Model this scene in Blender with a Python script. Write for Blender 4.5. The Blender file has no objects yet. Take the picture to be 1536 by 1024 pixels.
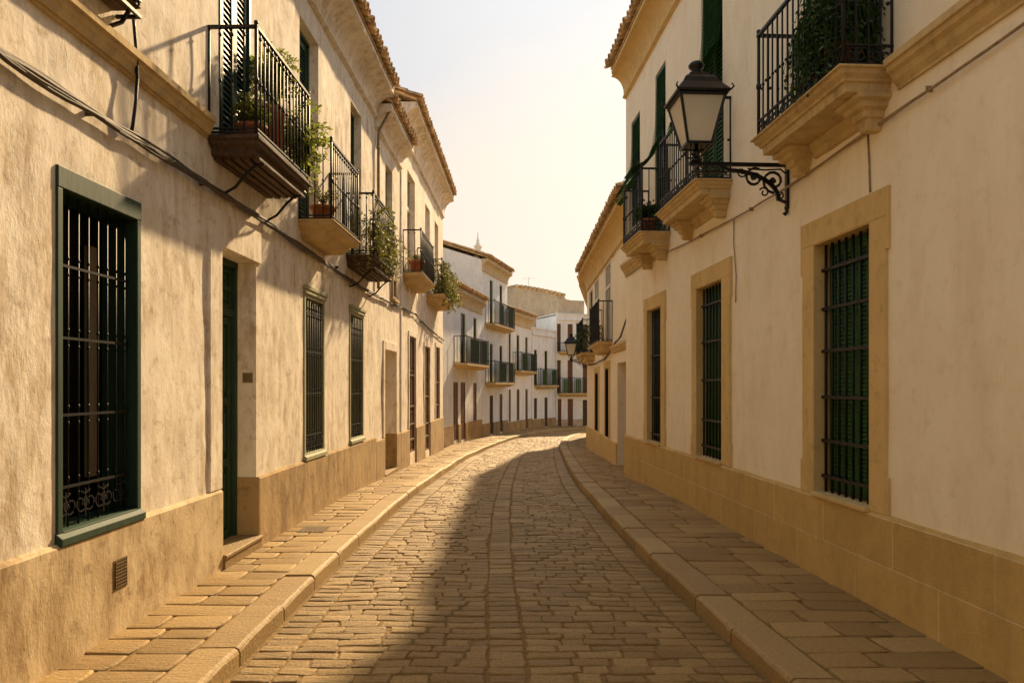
import bpy, bmesh, math, random
from mathutils import Vector, Matrix, noise

C = bpy.context.scene.collection
R = math.radians
rnd = random.Random(7)

# ------------------------------------------------------------------ camera, sky, sun, exposure
cam_d = bpy.data.cameras.new('camera')
cam = bpy.data.objects.new('camera', cam_d)
C.objects.link(cam)
cam.location = (0, 0, 1.65)
cam.rotation_euler = (R(90), 0, 0)
cam_d.sensor_width = 36
cam_d.lens = 25.78
cam_d.shift_y = 0.043
cam_d.clip_start = 0.05
cam_d.clip_end = 5000
bpy.context.scene.camera = cam

SUN = Vector((1.0, 3.0, 2.0)).normalized()          # towards the sun
SUN_EL = math.asin(SUN.z)
SUN_AZ = math.atan2(SUN.x, SUN.y)                   # clockwise from +Y

world = bpy.data.worlds.new('World')
bpy.context.scene.world = world
world.use_nodes = True
wn, wl = world.node_tree.nodes, world.node_tree.links
bg = wn['Background']
sky = wn.new('ShaderNodeTexSky')
sky.sky_type = 'NISHITA'
sky.sun_disc = False
sky.sun_elevation = SUN_EL
sky.sun_rotation = SUN_AZ
sky.altitude = 0
sky.air_density = 1.0
sky.dust_density = 4.0
sky.ozone_density = 1.0
# thin hazy veil: the brightest part of the sky around the sun levels off, c / (1 + k c),
# and the air turns peach low down and pale blue-grey higher up; the gold overhead is added fill
den = wn.new('ShaderNodeVectorMath'); den.operation = 'MULTIPLY_ADD'
den.inputs[1].default_value = (0.28, 0.28, 0.28); den.inputs[2].default_value = (1, 1, 1)
div = wn.new('ShaderNodeVectorMath'); div.operation = 'DIVIDE'
wl.new(sky.outputs[0], den.inputs[0])
wl.new(sky.outputs[0], div.inputs[0]); wl.new(den.outputs[0], div.inputs[1])
wtc = wn.new('ShaderNodeTexCoord')
wsep = wn.new('ShaderNodeSeparateXYZ'); wl.new(wtc.outputs['Generated'], wsep.inputs[0])
wcl = wn.new('ShaderNodeTexNoise'); wcl.inputs['Scale'].default_value = 2.6; wcl.inputs['Detail'].default_value = 5
wmp = wn.new('ShaderNodeMapping'); wmp.inputs['Scale'].default_value = (1, 1, 2.4)
wl.new(wtc.outputs['Generated'], wmp.inputs[0]); wl.new(wmp.outputs[0], wcl.inputs['Vector'])
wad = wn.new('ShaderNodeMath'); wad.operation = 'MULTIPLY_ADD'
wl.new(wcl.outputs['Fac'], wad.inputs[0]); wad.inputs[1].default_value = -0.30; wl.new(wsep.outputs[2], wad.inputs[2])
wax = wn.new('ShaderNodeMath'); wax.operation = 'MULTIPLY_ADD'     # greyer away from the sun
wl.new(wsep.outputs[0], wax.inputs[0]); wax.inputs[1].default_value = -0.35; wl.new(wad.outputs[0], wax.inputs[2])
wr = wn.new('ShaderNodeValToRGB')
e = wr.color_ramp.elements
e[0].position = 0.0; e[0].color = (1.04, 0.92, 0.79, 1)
e[1].position = 0.62; e[1].color = (1.95, 1.66, 1.24, 1)  # overhead, out of view: sky brightened and warmed to add golden fill below
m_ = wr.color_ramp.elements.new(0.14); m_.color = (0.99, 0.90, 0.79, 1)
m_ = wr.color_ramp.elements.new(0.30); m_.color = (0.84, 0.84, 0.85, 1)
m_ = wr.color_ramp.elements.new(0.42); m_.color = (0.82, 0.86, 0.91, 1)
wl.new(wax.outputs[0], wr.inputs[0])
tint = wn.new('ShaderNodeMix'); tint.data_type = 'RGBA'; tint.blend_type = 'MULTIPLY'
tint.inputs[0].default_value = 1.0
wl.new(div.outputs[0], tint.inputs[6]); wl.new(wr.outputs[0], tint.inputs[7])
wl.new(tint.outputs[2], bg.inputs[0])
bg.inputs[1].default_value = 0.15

sun_d = bpy.data.lights.new('sun', 'SUN')
sun_d.energy = 3.5
sun_d.angle = R(1.6)
sun_d.color = (1.0, 0.72, 0.40)
sun = bpy.data.objects.new('sun', sun_d)
C.objects.link(sun)
sun.rotation_euler = SUN.to_track_quat('Z', 'Y').to_euler()
sun.location = (10, 30, 25)

vs = bpy.context.scene.view_settings
vs.view_transform = 'Standard'
vs.look = 'None'
vs.gamma = 1
vs.exposure = 1.25
bpy.context.scene.cycles.max_bounces = 8
bpy.context.scene.cycles.diffuse_bounces = 5

# ------------------------------------------------------------------ materials
def new_mat(name):
    m = bpy.data.materials.new(name)
    m.use_nodes = True
    nt = m.node_tree
    return m, nt, nt.nodes['Principled BSDF']

def nd(nt, typ, **kw):
    n = nt.nodes.new(typ)
    for k, v in kw.items():
        if k.startswith('i_'):
            n.inputs[k[2:].replace('_', ' ')].default_value = v
        else:
            setattr(n, k, v)
    return n

def obj_coord(nt, scale=(1, 1, 1)):
    tc = nd(nt, 'ShaderNodeTexCoord')
    mp = nd(nt, 'ShaderNodeMapping')
    mp.inputs['Scale'].default_value = scale
    nt.links.new(tc.outputs['Object'], mp.inputs[0])
    return mp.outputs[0]

def noise_tex(nt, scale, detail=4, rough=0.55, stretch=(1, 1, 1)):
    n = nd(nt, 'ShaderNodeTexNoise')
    n.inputs['Scale'].default_value = scale
    n.inputs['Detail'].default_value = detail
    n.inputs['Roughness'].default_value = rough
    nt.links.new(obj_coord(nt, stretch), n.inputs['Vector'])
    return n.outputs['Fac']

def ramp(nt, src, a, b, ca=(0, 0, 0, 1), cb=(1, 1, 1, 1)):
    r = nd(nt, 'ShaderNodeValToRGB')
    r.color_ramp.elements[0].position = a
    r.color_ramp.elements[1].position = b
    r.color_ramp.elements[0].color = ca
    r.color_ramp.elements[1].color = cb
    nt.links.new(src, r.inputs[0])
    return r.outputs[0]

def mixc(nt, fac, a, b, mode='MIX'):
    m = nd(nt, 'ShaderNodeMix', data_type='RGBA', blend_type=mode)
    for sock, val in ((m.inputs[0], fac), (m.inputs[6], a), (m.inputs[7], b)):
        if hasattr(val, 'links') or hasattr(val, 'is_linked'):
            nt.links.new(val, sock)
        elif isinstance(val, (int, float)):
            sock.default_value = val
        else:
            sock.default_value = (*val, 1) if len(val) == 3 else val
    return m.outputs[2]

def math_n(nt, op, a, b=0.0):
    m = nd(nt, 'ShaderNodeMath', operation=op)
    for i, v in enumerate((a, b)):
        if hasattr(v, 'is_linked'):
            nt.links.new(v, m.inputs[i])
        else:
            m.inputs[i].default_value = v
    return m.outputs[0]

def bump(nt, bsdf, height, dist, strength=1.0):
    b = nd(nt, 'ShaderNodeBump')
    b.inputs['Strength'].default_value = strength
    b.inputs['Distance'].default_value = dist
    nt.links.new(height, b.inputs['Height'])
    nt.links.new(b.outputs[0], bsdf.inputs['Normal'])

def stucco(name, base, stain, grime, stain_amt=0.5, bump_d=0.012, fine=55, streak=3.0, rough=0.92):
    """Lime-washed plaster: large blotches, run-down streaks, pitting and a lumpy trowelled surface."""
    m, nt, b = new_mat(name)
    big = noise_tex(nt, 0.7, 5, 0.6)
    strk = noise_tex(nt, streak, 7, 0.66, (1.5, 1.5, 0.55))
    spots = noise_tex(nt, 7, 6, 0.7)
    patch = noise_tex(nt, 1.5, 7, 0.68, (1, 1, 0.8))
    coat = ramp(nt, patch, 0.50, 0.545)                          # where the newer coat of limewash has worn off
    f1 = math_n(nt, 'MULTIPLY', ramp(nt, strk, 0.43, 0.62), ramp(nt, big, 0.34, 0.58))
    f1 = math_n(nt, 'MULTIPLY', f1, stain_amt)
    c = mixc(nt, f1, base, stain)
    c = mixc(nt, math_n(nt, 'MULTIPLY', coat, stain_amt * 0.38), c, tuple(0.5 * a + 0.5 * b_ for a, b_ in zip(base, stain)))
    f2 = math_n(nt, 'MULTIPLY', ramp(nt, spots, 0.54, 0.70), stain_amt * 0.8)
    c = mixc(nt, f2, c, grime)
    drip = noise_tex(nt, 9, 4, 0.6, (1.6, 1.6, 0.10))            # rain runs
    c = mixc(nt, math_n(nt, 'MULTIPLY', math_n(nt, 'MULTIPLY', ramp(nt, drip, 0.58, 0.72), ramp(nt, patch, 0.42, 0.6)), stain_amt * 0.75), c, grime)
    nt.links.new(c, b.inputs['Base Color'])
    b.inputs['Roughness'].default_value = rough
    lump = noise_tex(nt, 4.0, 5, 0.55, (1.2, 1.2, 0.8))
    mid = noise_tex(nt, 20.0, 6, 0.7, (1.5, 1.5, 0.6))
    grain = noise_tex(nt, fine, 4, 0.6)
    rough_here = ramp(nt, big, 0.36, 0.62, (0.25, 0.25, 0.25, 1), (1, 1, 1, 1))
    h = math_n(nt, 'ADD', math_n(nt, 'MULTIPLY', lump, 1.2), math_n(nt, 'MULTIPLY', math_n(nt, 'MULTIPLY', mid, rough_here), 0.7))
    h = math_n(nt, 'ADD', h, math_n(nt, 'MULTIPLY', grain, 0.16))
    h = math_n(nt, 'SUBTRACT', h, math_n(nt, 'MULTIPLY', coat, 0.10 * stain_amt))
    bump(nt, b, h, bump_d)
    return m

def simple(name, col, rough=0.6, var=0.0, scale=12, bump_d=0.0, metal=0.0, stretch=(1, 1, 1), dark=None):
    m, nt, b = new_mat(name)
    b.inputs['Roughness'].default_value = rough
    b.inputs['Metallic'].default_value = metal
    n = noise_tex(nt, scale, 5, 0.6, stretch)
    d = dark or tuple(x * (1 - var) for x in col)
    c = mixc(nt, ramp(nt, n, 0.3, 0.72), d, tuple(min(1, x * (1 + var * 0.4)) for x in col))
    nt.links.new(c, b.inputs['Base Color'])
    if bump_d:
        bump(nt, b, n, bump_d)
    return m

def stone_tone(name, dark, mid, light, rough, bump_d, scale=30, chip=True):
    """Stone whose tone changes from block to block through the face attribute 'tone'."""
    m, nt, b = new_mat(name)
    at = nd(nt, 'ShaderNodeAttribute', attribute_name='tone')
    c = mixc(nt, ramp(nt, at.outputs['Fac'], 0.0, 0.6), dark, mid)
    c = mixc(nt, ramp(nt, at.outputs['Fac'], 0.6, 1.0), c, light)
    n = noise_tex(nt, scale, 6, 0.65)
    g = noise_tex(nt, 2.0, 4, 0.6)
    c = mixc(nt, math_n(nt, 'MULTIPLY', ramp(nt, n, 0.40, 0.75), 0.45), c, tuple(x * 0.5 for x in dark))
    c = mixc(nt, math_n(nt, 'MULTIPLY', ramp(nt, g, 0.45, 0.7), 0.35), c, tuple(x * 0.8 for x in light))
    nt.links.new(c, b.inputs['Base Color'])
    r = ramp(nt, n, 0.25, 0.8, (rough - 0.12,) * 3 + (1,), (rough + 0.18,) * 3 + (1,))
    nt.links.new(r, b.inputs['Roughness'])
    n2 = noise_tex(nt, 17, 6, 0.66, (0.40, 2.1, 1))
    h = math_n(nt, 'ADD', n2, math_n(nt, 'MULTIPLY', n, 0.6))
    bump(nt, b, h, bump_d)
    return m

def ashlar(name, c1, c2, joint, bw, bh, zoff=0.0):
    m, nt, b = new_mat(name)
    tc = nd(nt, 'ShaderNodeTexCoord')
    sep = nd(nt, 'ShaderNodeSeparateXYZ')
    nt.links.new(tc.outputs['Object'], sep.inputs[0])
    cmb = nd(nt, 'ShaderNodeCombineXYZ')
    nt.links.new(sep.outputs[0], cmb.inputs[0])
    nt.links.new(math_n(nt, 'ADD', sep.outputs[2], zoff), cmb.inputs[1])
    br = nd(nt, 'ShaderNodeTexBrick')
    br.inputs['Scale'].default_value = 1
    br.inputs['Brick Width'].default_value = bw
    br.inputs['Row Height'].default_value = bh
    br.inputs['Mortar Size'].default_value = 0.006
    br.inputs['Mortar Smooth'].default_value = 0.3
    br.inputs['Color1'].default_value = (*c1, 1)
    br.inputs['Color2'].default_value = (*c2, 1)
    br.inputs['Mortar'].default_value = (*joint, 1)
    nt.links.new(cmb.outputs[0], br.inputs['Vector'])
    n = noise_tex(nt, 9, 7, 0.7)
    s = noise_tex(nt, 2.2, 6, 0.6, (2, 2, 0.5))
    c = mixc(nt, math_n(nt, 'MULTIPLY', ramp(nt, n, 0.45, 0.75), 0.4), br.outputs[0], tuple(x * 0.55 for x in c1))
    c = mixc(nt, math_n(nt, 'MULTIPLY', ramp(nt, s, 0.45, 0.72), 0.4), c, tuple(x * 0.62 for x in c2))
    nt.links.new(c, b.inputs['Base Color'])
    b.inputs['Roughness'].default_value = 0.9
    g = noise_tex(nt, 60, 5, 0.65)
    h = math_n(nt, 'ADD', math_n(nt, 'MULTIPLY', n, 0.6), math_n(nt, 'MULTIPLY', g, 0.5))
    h = math_n(nt, 'SUBTRACT', h, math_n(nt, 'MULTIPLY', br.outputs['Fac'], 0.6))
    bump(nt, b, h, 0.011)
    return m

def leafy(name, c1, c2, trans=0.35):
    m, nt, b = new_mat(name)
    at = nd(nt, 'ShaderNodeAttribute', attribute_name='tone')
    c = mixc(nt, at.outputs['Fac'], c1, c2)
    nt.links.new(c, b.inputs['Base Color'])
    b.inputs['Roughness'].default_value = 0.55
    t = nd(nt, 'ShaderNodeBsdfTranslucent')
    nt.links.new(c, t.inputs['Color'])
    mx = nd(nt, 'ShaderNodeMixShader')
    mx.inputs[0].default_value = trans
    out = nt.nodes['Material Output']
    nt.links.new(b.outputs[0], mx.inputs[1]); nt.links.new(t.outputs[0], mx.inputs[2])
    nt.links.new(mx.outputs[0], out.inputs[0])
    return m

M = {}
M['plaster_cream'] = stucco('plaster_cream', (0.86, 0.79, 0.67), (0.48, 0.36, 0.22), (0.34, 0.245, 0.14), 0.85, 0.0075, 70, 4.0)
M['plaster_pale'] = stucco('plaster_pale', (0.87, 0.80, 0.69), (0.52, 0.40, 0.26), (0.38, 0.28, 0.17), 0.90, 0.008, 60, 4.0)
M['plaster_peach'] = stucco('plaster_peach', (0.90, 0.81, 0.645), (0.68, 0.55, 0.37), (0.58, 0.45, 0.29), 0.40, 0.006, 80, 2.0)
M['plaster_white'] = stucco('plaster_white', (0.86, 0.89, 0.92), (0.58, 0.58, 0.55), (0.46, 0.44, 0.40), 0.55, 0.012, 40, 2.0)
M['plaster_old'] = stucco('plaster_old', (0.62, 0.52, 0.38), (0.36, 0.28, 0.19), (0.27, 0.22, 0.16), 0.9, 0.03, 25, 1.2)
M['plinth_tan'] = stucco('plinth_tan', (0.43, 0.295, 0.135), (0.23, 0.145, 0.06), (0.17, 0.11, 0.05), 0.95, 0.010, 70, 3.0)
M['plinth_worn'] = stucco('plinth_worn', (0.62, 0.49, 0.30), (0.34, 0.23, 0.11), (0.24, 0.165, 0.08), 1.0, 0.008, 70, 3.0)
M['plinth_ochre'] = ashlar('plinth_ochre', (0.60, 0.41, 0.15), (0.54, 0.365, 0.13), (0.78, 0.62, 0.36), 1.02, 0.345, 0.01)
M['ochre'] = stucco('ochre', (0.67, 0.485, 0.21), (0.52, 0.36, 0.14), (0.42, 0.28, 0.12), 0.8, 0.006, 90, 2.0)
M['stone'] = stucco('stone', (0.62, 0.46, 0.22), (0.38, 0.27, 0.14), (0.28, 0.20, 0.11), 0.7, 0.008, 60, 5.0)
M['iron'] = simple('iron', (0.012, 0.012, 0.012), 0.5, 0.4, 40, 0.002, 0.0)
M['iron'].node_tree.nodes['Principled BSDF'].inputs['Specular IOR Level'].default_value = 0.3
M['green_paint'] = simple('green_paint', (0.010, 0.044, 0.019), 0.66, 0.45, 14, 0.003, 0, (1, 1, 0.15))
M['green_dark'] = simple('green_dark', (0.012, 0.050, 0.026), 0.45, 0.4, 14, 0.002, 0, (1, 1, 0.15))
M['blind'] = simple('blind', (0.016, 0.082, 0.024), 0.95, 0.4, 10)
M['blind'].node_tree.nodes['Principled BSDF'].inputs['Specular IOR Level'].default_value = 0.1
M['reed'] = simple('reed', (0.07, 0.17, 0.035), 0.8, 0.5, 9)
M['tan_cornice'] = stucco('tan_cornice', (0.66, 0.54, 0.36), (0.46, 0.35, 0.20), (0.34, 0.26, 0.15), 0.7, 0.006, 50, 4.0)
M['green_blind'] = simple('green_blind', (0.018, 0.115, 0.026), 0.75, 0.35, 10, 0.0, 0, (0.3, 1, 3))
M['sage_paint'] = simple('sage_paint', (0.36, 0.36, 0.22), 0.75, 0.3, 12, 0.003, 0, (1, 1, 0.2))
M['pane'] = simple('pane', (0.004, 0.005, 0.004), 0.25, 0.3, 3)
M['pane'].node_tree.nodes['Principled BSDF'].inputs['Specular IOR Level'].default_value = 0.12
M['pane_light'] = simple('pane_light', (0.16, 0.15, 0.12), 0.10, 0.3, 2)
M['curtain'] = simple('curtain', (0.20, 0.16, 0.10), 0.9, 0.3, 6, 0.01, 0, (3, 3, 0.2))
M['room_dark'] = simple('room_dark', (0.012, 0.011, 0.008), 0.9, 0.3, 3)
M['brown_wood'] = simple('brown_wood', (0.17, 0.075, 0.028), 0.55, 0.45, 10, 0.003, 0, (2, 2, 0.2))
M['old_wood'] = simple('old_wood', (0.10, 0.058, 0.028), 0.8, 0.6, 9, 0.012, 0, (0.5, 3, 3))
M['tan_door'] = simple('tan_door', (0.34, 0.23, 0.12), 0.75, 0.3, 6, 0.004, 0, (1.5, 1.5, 0.4))
M['white_paint'] = simple('white_paint', (0.70, 0.66, 0.56), 0.5, 0.2, 8)
M['tile'] = simple('tile', (0.68, 0.47, 0.24), 0.85, 0.6, 4.5, 0.006)
M['terracotta'] = simple('terracotta', (0.36, 0.12, 0.045), 0.8, 0.3, 12, 0.002)
M['soil'] = simple('soil', (0.05, 0.03, 0.018), 0.95, 0.4, 30, 0.01)
M['cable'] = simple('cable', (0.085, 0.058, 0.034), 0.65, 0.5, 20, 0.002)
M['cable_tan'] = simple('cable_tan', (0.36, 0.25, 0.13), 0.7, 0.4, 20, 0.002)
M['lamp_black'] = simple('lamp_black', (0.014, 0.015, 0.015), 0.34, 0.4, 25, 0.001, 0.4)
M['dusty_iron'] = simple('dusty_iron', (0.15, 0.10, 0.05), 0.85, 0.5, 20, 0.003)
M['bronze'] = simple('bronze', (0.22, 0.15, 0.07), 0.5, 0.4, 20, 0.002, 0.5)
M['sett'] = stone_tone('sett', (0.25, 0.152, 0.046), (0.345, 0.218, 0.070), (0.43, 0.285, 0.105), 0.44, 0.030, 44)
M['slab'] = stone_tone('slab', (0.24, 0.148, 0.048), (0.335, 0.214, 0.074), (0.41, 0.275, 0.105), 0.66, 0.012, 40)
M['kerb'] = stone_tone('kerb', (0.30, 0.195, 0.075), (0.38, 0.258, 0.105), (0.45, 0.315, 0.14), 0.60, 0.012, 45)
M['mortar'] = simple('mortar', (0.235, 0.145, 0.048), 0.95, 0.5, 25, 0.012)
M['earth'] = simple('earth', (0.26, 0.19, 0.11), 0.95, 0.4, 0.6)
M['leaf_light'] = leafy('leaf_light', (0.14, 0.19, 0.02), (0.34, 0.36, 0.07), 0.5)
M['leaf_dark'] = leafy('leaf_dark', (0.018, 0.055, 0.012), (0.055, 0.12, 0.028), 0.3)
M['leaf_olive'] = leafy('leaf_olive', (0.12, 0.13, 0.025), (0.28, 0.26, 0.07), 0.45)

def frosted():
    m, nt, b = new_mat('lamp_glass')
    n = noise_tex(nt, 4, 3, 0.5)
    c = mixc(nt, ramp(nt, n, 0.3, 0.7), (0.95, 0.90, 0.76), (0.97, 0.94, 0.84))
    nt.links.new(c, b.inputs['Base Color'])
    b.inputs['Roughness'].default_value = 0.22
    t = nd(nt, 'ShaderNodeBsdfTranslucent'); nt.links.new(c, t.inputs['Color'])
    mx = nd(nt, 'ShaderNodeMixShader'); mx.inputs[0].default_value = 0.5
    nt.links.new(b.outputs[0], mx.inputs[1]); nt.links.new(t.outputs[0], mx.inputs[2])
    nt.links.new(mx.outputs[0], nt.nodes['Material Output'].inputs[0])
    return m
M['lamp_glass'] = frosted()

# ------------------------------------------------------------------ mesh builder
class MB:
    """Collects shapes in facade coordinates: u along the wall, d out of the wall, z up."""
    def __init__(self, s=1):
        self.s, self.v, self.f, self.sm, self.tone = s, [], [], [], []

    def add(self, verts, faces, smooth=False, tone=0.5):
        o = len(self.v)
        self.v += [(a, self.s * b, c) for a, b, c in verts]
        for f in faces:
            self.f.append([o + i for i in f]); self.sm.append(smooth); self.tone.append(tone)

    def box(self, u0, u1, d0, d1, z0, z1):
        self.add([(u0, d0, z0), (u1, d0, z0), (u1, d1, z0), (u0, d1, z0), (u0, d0, z1), (u1, d0, z1), (u1, d1, z1), (u0, d1, z1)],
                 [(0, 3, 2, 1), (4, 5, 6, 7), (0, 1, 5, 4), (1, 2, 6, 5), (2, 3, 7, 6), (3, 0, 4, 7)])

    def hexa(self, p):          # eight corners, bottom ring then top ring
        self.add(p, [(0, 3, 2, 1), (4, 5, 6, 7), (0, 1, 5, 4), (1, 2, 6, 5), (2, 3, 7, 6), (3, 0, 4, 7)])

    def tube(self, pts, r, n=6, smooth=True, r2=None):
        pts = [Vector(p) for p in pts]
        rings = []
        for i, p in enumerate(pts):
            t = (pts[min(i + 1, len(pts) - 1)] - pts[max(i - 1, 0)])
            if t.length < 1e-9: t = Vector((0, 0, 1))
            t.normalize()
            a = Vector((0, 0, 1)) if abs(t.z) < 0.9 else Vector((1, 0, 0))
            x = t.cross(a).normalized(); y = t.cross(x)
            rr = r if r2 is None else r + (r2 - r) * i / (len(pts) - 1)
            rings.append([tuple(p + (x * math.cos(2 * math.pi * k / n + 0.785) + y * math.sin(2 * math.pi * k / n + 0.785)) * rr) for k in range(n)])
        v = [q for ring in rings for q in ring]
        f = []
        for i in range(len(rings) - 1):
            for k in range(n):
                f.append((i * n + k, i * n + (k + 1) % n, (i + 1) * n + (k + 1) % n, (i + 1) * n + k))
        f.append(tuple(range(n))[::-1]); f.append(tuple((len(rings) - 1) * n + k for k in range(n)))
        self.add(v, f, smooth and n > 4)

    def ribbon(self, pts, w, t, axis=0):
        """Flat bar following pts; w is its width along u, t its thickness in the d-z plane."""
        for a, b in zip(pts[:-1], pts[1:]):
            a, b = Vector(a), Vector(b)
            e = (b - a); e.normalize()
            n = Vector((0, -e.z, e.y)) * t / 2
            x = Vector((w / 2, 0, 0))
            ex = e * t * 0.3
            a2, b2 = a - ex, b + ex
            self.hexa([tuple(a2 - n - x), tuple(a2 - n + x), tuple(a2 + n + x), tuple(a2 + n - x),
                       tuple(b2 - n - x), tuple(b2 - n + x), tuple(b2 + n + x), tuple(b2 + n - x)])

    def profile(self, pts, u0, u1, smooth=False):
        n = len(pts)
        v = [(u0, d, z) for d, z in pts] + [(u1, d, z) for d, z in pts]
        f = [(i, (i + 1) % n, n + (i + 1) % n, n + i) for i in range(n)]
        f.append(tuple(range(n))[::-1]); f.append(tuple(n + i for i in range(n)))
        self.add(v, f, smooth)

    def loft(self, u0, u1, D, levels, d_back=0.0):
        """Moulded slab: a rectangle against the wall that steps out and in with each (offset, z)."""
        v, f = [], []
        for o, z in levels:
            v += [(u0 - o, d_back, z), (u1 + o, d_back, z), (u1 + o, D + o, z), (u0 - o, D + o, z)]
        for i in range(len(levels) - 1):
            a, b = i * 4, i * 4 + 4
            for k in range(4):
                f.append((a + k, a + (k + 1) % 4, b + (k + 1) % 4, b + k))
        f.append((0, 3, 2, 1)); k = (len(levels) - 1) * 4
        f.append((k, k + 1, k + 2, k + 3))
        self.add(v, f)

    def lathe(self, prof, cx=0, cd=0, n=14, smooth=True):
        v, f = [], []
        for r, z in prof:
            v += [(cx + r * math.cos(2 * math.pi * k / n), cd + r * math.sin(2 * math.pi * k / n), z) for k in range(n)]
        for i in range(len(prof) - 1):
            for k in range(n):
                f.append((i * n + k, i * n + (k + 1) % n, (i + 1) * n + (k + 1) % n, (i + 1) * n + k))
        f.append(tuple(range(n))[::-1]); f.append(tuple((len(prof) - 1) * n + k for k in range(n)))
        self.add(v, f, smooth)

    def ball(self, p, r, n=7, sz=1.0):
        prof = [(max(1e-4, r * math.sin(math.pi * i / 5)), p[2] - r * sz * math.cos(math.pi * i / 5)) for i in range(6)]
        self.lathe(prof, p[0], p[1], n)

    def build(self, name, mat, parent=None, bevel=0.0, recalc=True, tone=False):
        me = bpy.data.meshes.new(name)
        me.from_pydata(self.v, [], self.f)
        me.polygons.foreach_set('use_smooth', self.sm)
        if tone:
            at = me.attributes.new('tone', 'FLOAT', 'FACE')
            at.data.foreach_set('value', self.tone)
        if recalc:
            bm = bmesh.new(); bm.from_mesh(me)
            bmesh.ops.recalc_face_normals(bm, faces=bm.faces)
            bm.to_mesh(me); bm.free()
        me.materials.append(mat)
        me.update()
        o = bpy.data.objects.new(name, me)
        C.objects.link(o)
        if parent: o.parent = parent
        if bevel:
            b = o.modifiers.new('edge', 'BEVEL'); b.width = bevel; b.segments = 2; b.limit_method = 'ANGLE'; b.angle_limit = R(40)
        return o

def tag(o, label, cat, group=None, kind=None):
    if label: o['label'] = label
    if cat: o['category'] = cat
    if group: o['group'] = group
    if kind: o['kind'] = kind
    return o

def thing(name, loc, rz, label, cat, group=None):
    o = bpy.data.objects.new(name, None)
    o.empty_display_size = 0.2
    C.objects.link(o)
    o.location = loc; o.rotation_euler = (0, 0, rz)
    return tag(o, label, cat, group)

class Facade:
    """A house front from p0 to p1 (plan); s = -1 on one side of the street, +1 on the other."""
    def __init__(self, name, p0, p1, s, label, cat='house', group=None):
        self.p0, self.p1, self.s = Vector(p0), Vector(p1), s
        dv = self.p1 - self.p0
        self.L = dv.length; self.dir = dv.normalized()
        self.rz = math.atan2(self.dir.y, self.dir.x)
        self.root = thing(name, (p0[0], p0[1], 0), self.rz, label, cat, group)
    def u(self, Y): return (Y - self.p0.y) / self.dir.y
    def world(self, u, d, z):
        n = Vector((-self.dir.y, self.dir.x)) * self.s
        p = self.p0 + self.dir * u + n * d
        return Vector((p.x, p.y, z))
    def mb(self): return MB(self.s)

# ------------------------------------------------------------------ street level
def gz(Y):
    """Height of the street: level at first, then falling away."""
    if Y < 10: return 0.0
    if Y < 12: return -0.035 * (Y - 10) ** 2 / 4
    if Y < 24: return -0.035 * (Y - 11)
    return -0.455 - 0.015 * (Y - 24)

KL = [(-1.80, -9), (-1.75, 0), (-1.72, 4.6), (-1.70, 8), (-1.61, 12), (-1.50, 16.5), (-1.21, 23), (-0.33, 29.8), (0.55, 34), (1.85, 38.2), (3.75, 40.6), (7.5, 42.0)]
KR = [(2.15, -9), (1.85, 0), (1.53, 4.6), (1.32, 8), (1.22, 12), (1.30, 16.3), (1.53, 22), (1.78, 27.3), (2.25, 31.5), (3.1, 34.8), (4.6, 37.0), (8.0, 38.4)]
WL = [(-3.05, -9), (-2.85, 0), (-2.76, 4.6), (-2.68, 8), (-2.61, 12), (-2.52, 16.5), (-2.42, 23), (-1.85, 30.5), (-0.75, 35.2), (0.95, 40.6), (3.2, 43.8), (7.5, 45.5)]
WR = [(3.75, -9), (3.15, 0), (2.88, 4.6), (2.68, 8), (2.45, 12), (2.62, 16.3), (2.72, 22), (2.85, 27.3), (3.55, 31.5), (4.6, 33.5), (5.9, 35.2), (8.8, 36.4)]

def catmull(pts, t):
    n = len(pts) - 1
    x = min(max(t, 0), 0.999999) * n
    i = int(x); f = x - i
    P = [Vector(pts[min(max(i + k, 0), n)]) for k in (-1, 0, 1, 2)]
    return 0.5 * ((2 * P[1]) + (P[2] - P[0]) * f + (2 * P[0] - 5 * P[1] + 4 * P[2] - P[3]) * f * f + (3 * P[1] - P[0] - 3 * P[2] + P[3]) * f ** 3)

# arc-length table on the road's middle, so that rows keep an even pitch
TAB = []
acc = 0.0; prev = None
for i in range(2401):
    t = i / 2400
    c = (catmull(KL, t) + catmull(KR, t)) / 2
    if prev is not None: acc += (c - prev).length
    TAB.append((acc, t)); prev = c
TOTAL = acc
def t_at(s):
    lo, hi = 0, len(TAB) - 1
    while hi - lo > 1:
        m = (lo + hi) // 2
        if TAB[m][0] <= s: lo = m
        else: hi = m
    a, b = TAB[lo], TAB[hi]
    return a[1] + (b[1] - a[1]) * ((s - a[0]) / max(1e-9, b[0] - a[0]))

KW = 0.27                                  # kerb stone width
def edge_pts(t):
    l, r, wl_, wr_ = catmull(KL, t), catmull(KR, t), catmull(WL, t), catmull(WR, t)
    li = l + (wl_ - l).normalized() * KW
    ri = r + (wr_ - r).normalized() * KW
    return dict(l=l, r=r, li=li, ri=ri, wl=wl_, wr=wr_)

ROAD_DROP = 0.125
def road_wave(x, y):
    """Settlement of the paving: shallow dips and humps."""
    return 0.012 * noise.noise(Vector((x * 0.9, y * 0.55, 4))) + 0.006 * noise.noise(Vector((x * 2.3, y * 1.9, 8)))

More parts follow.
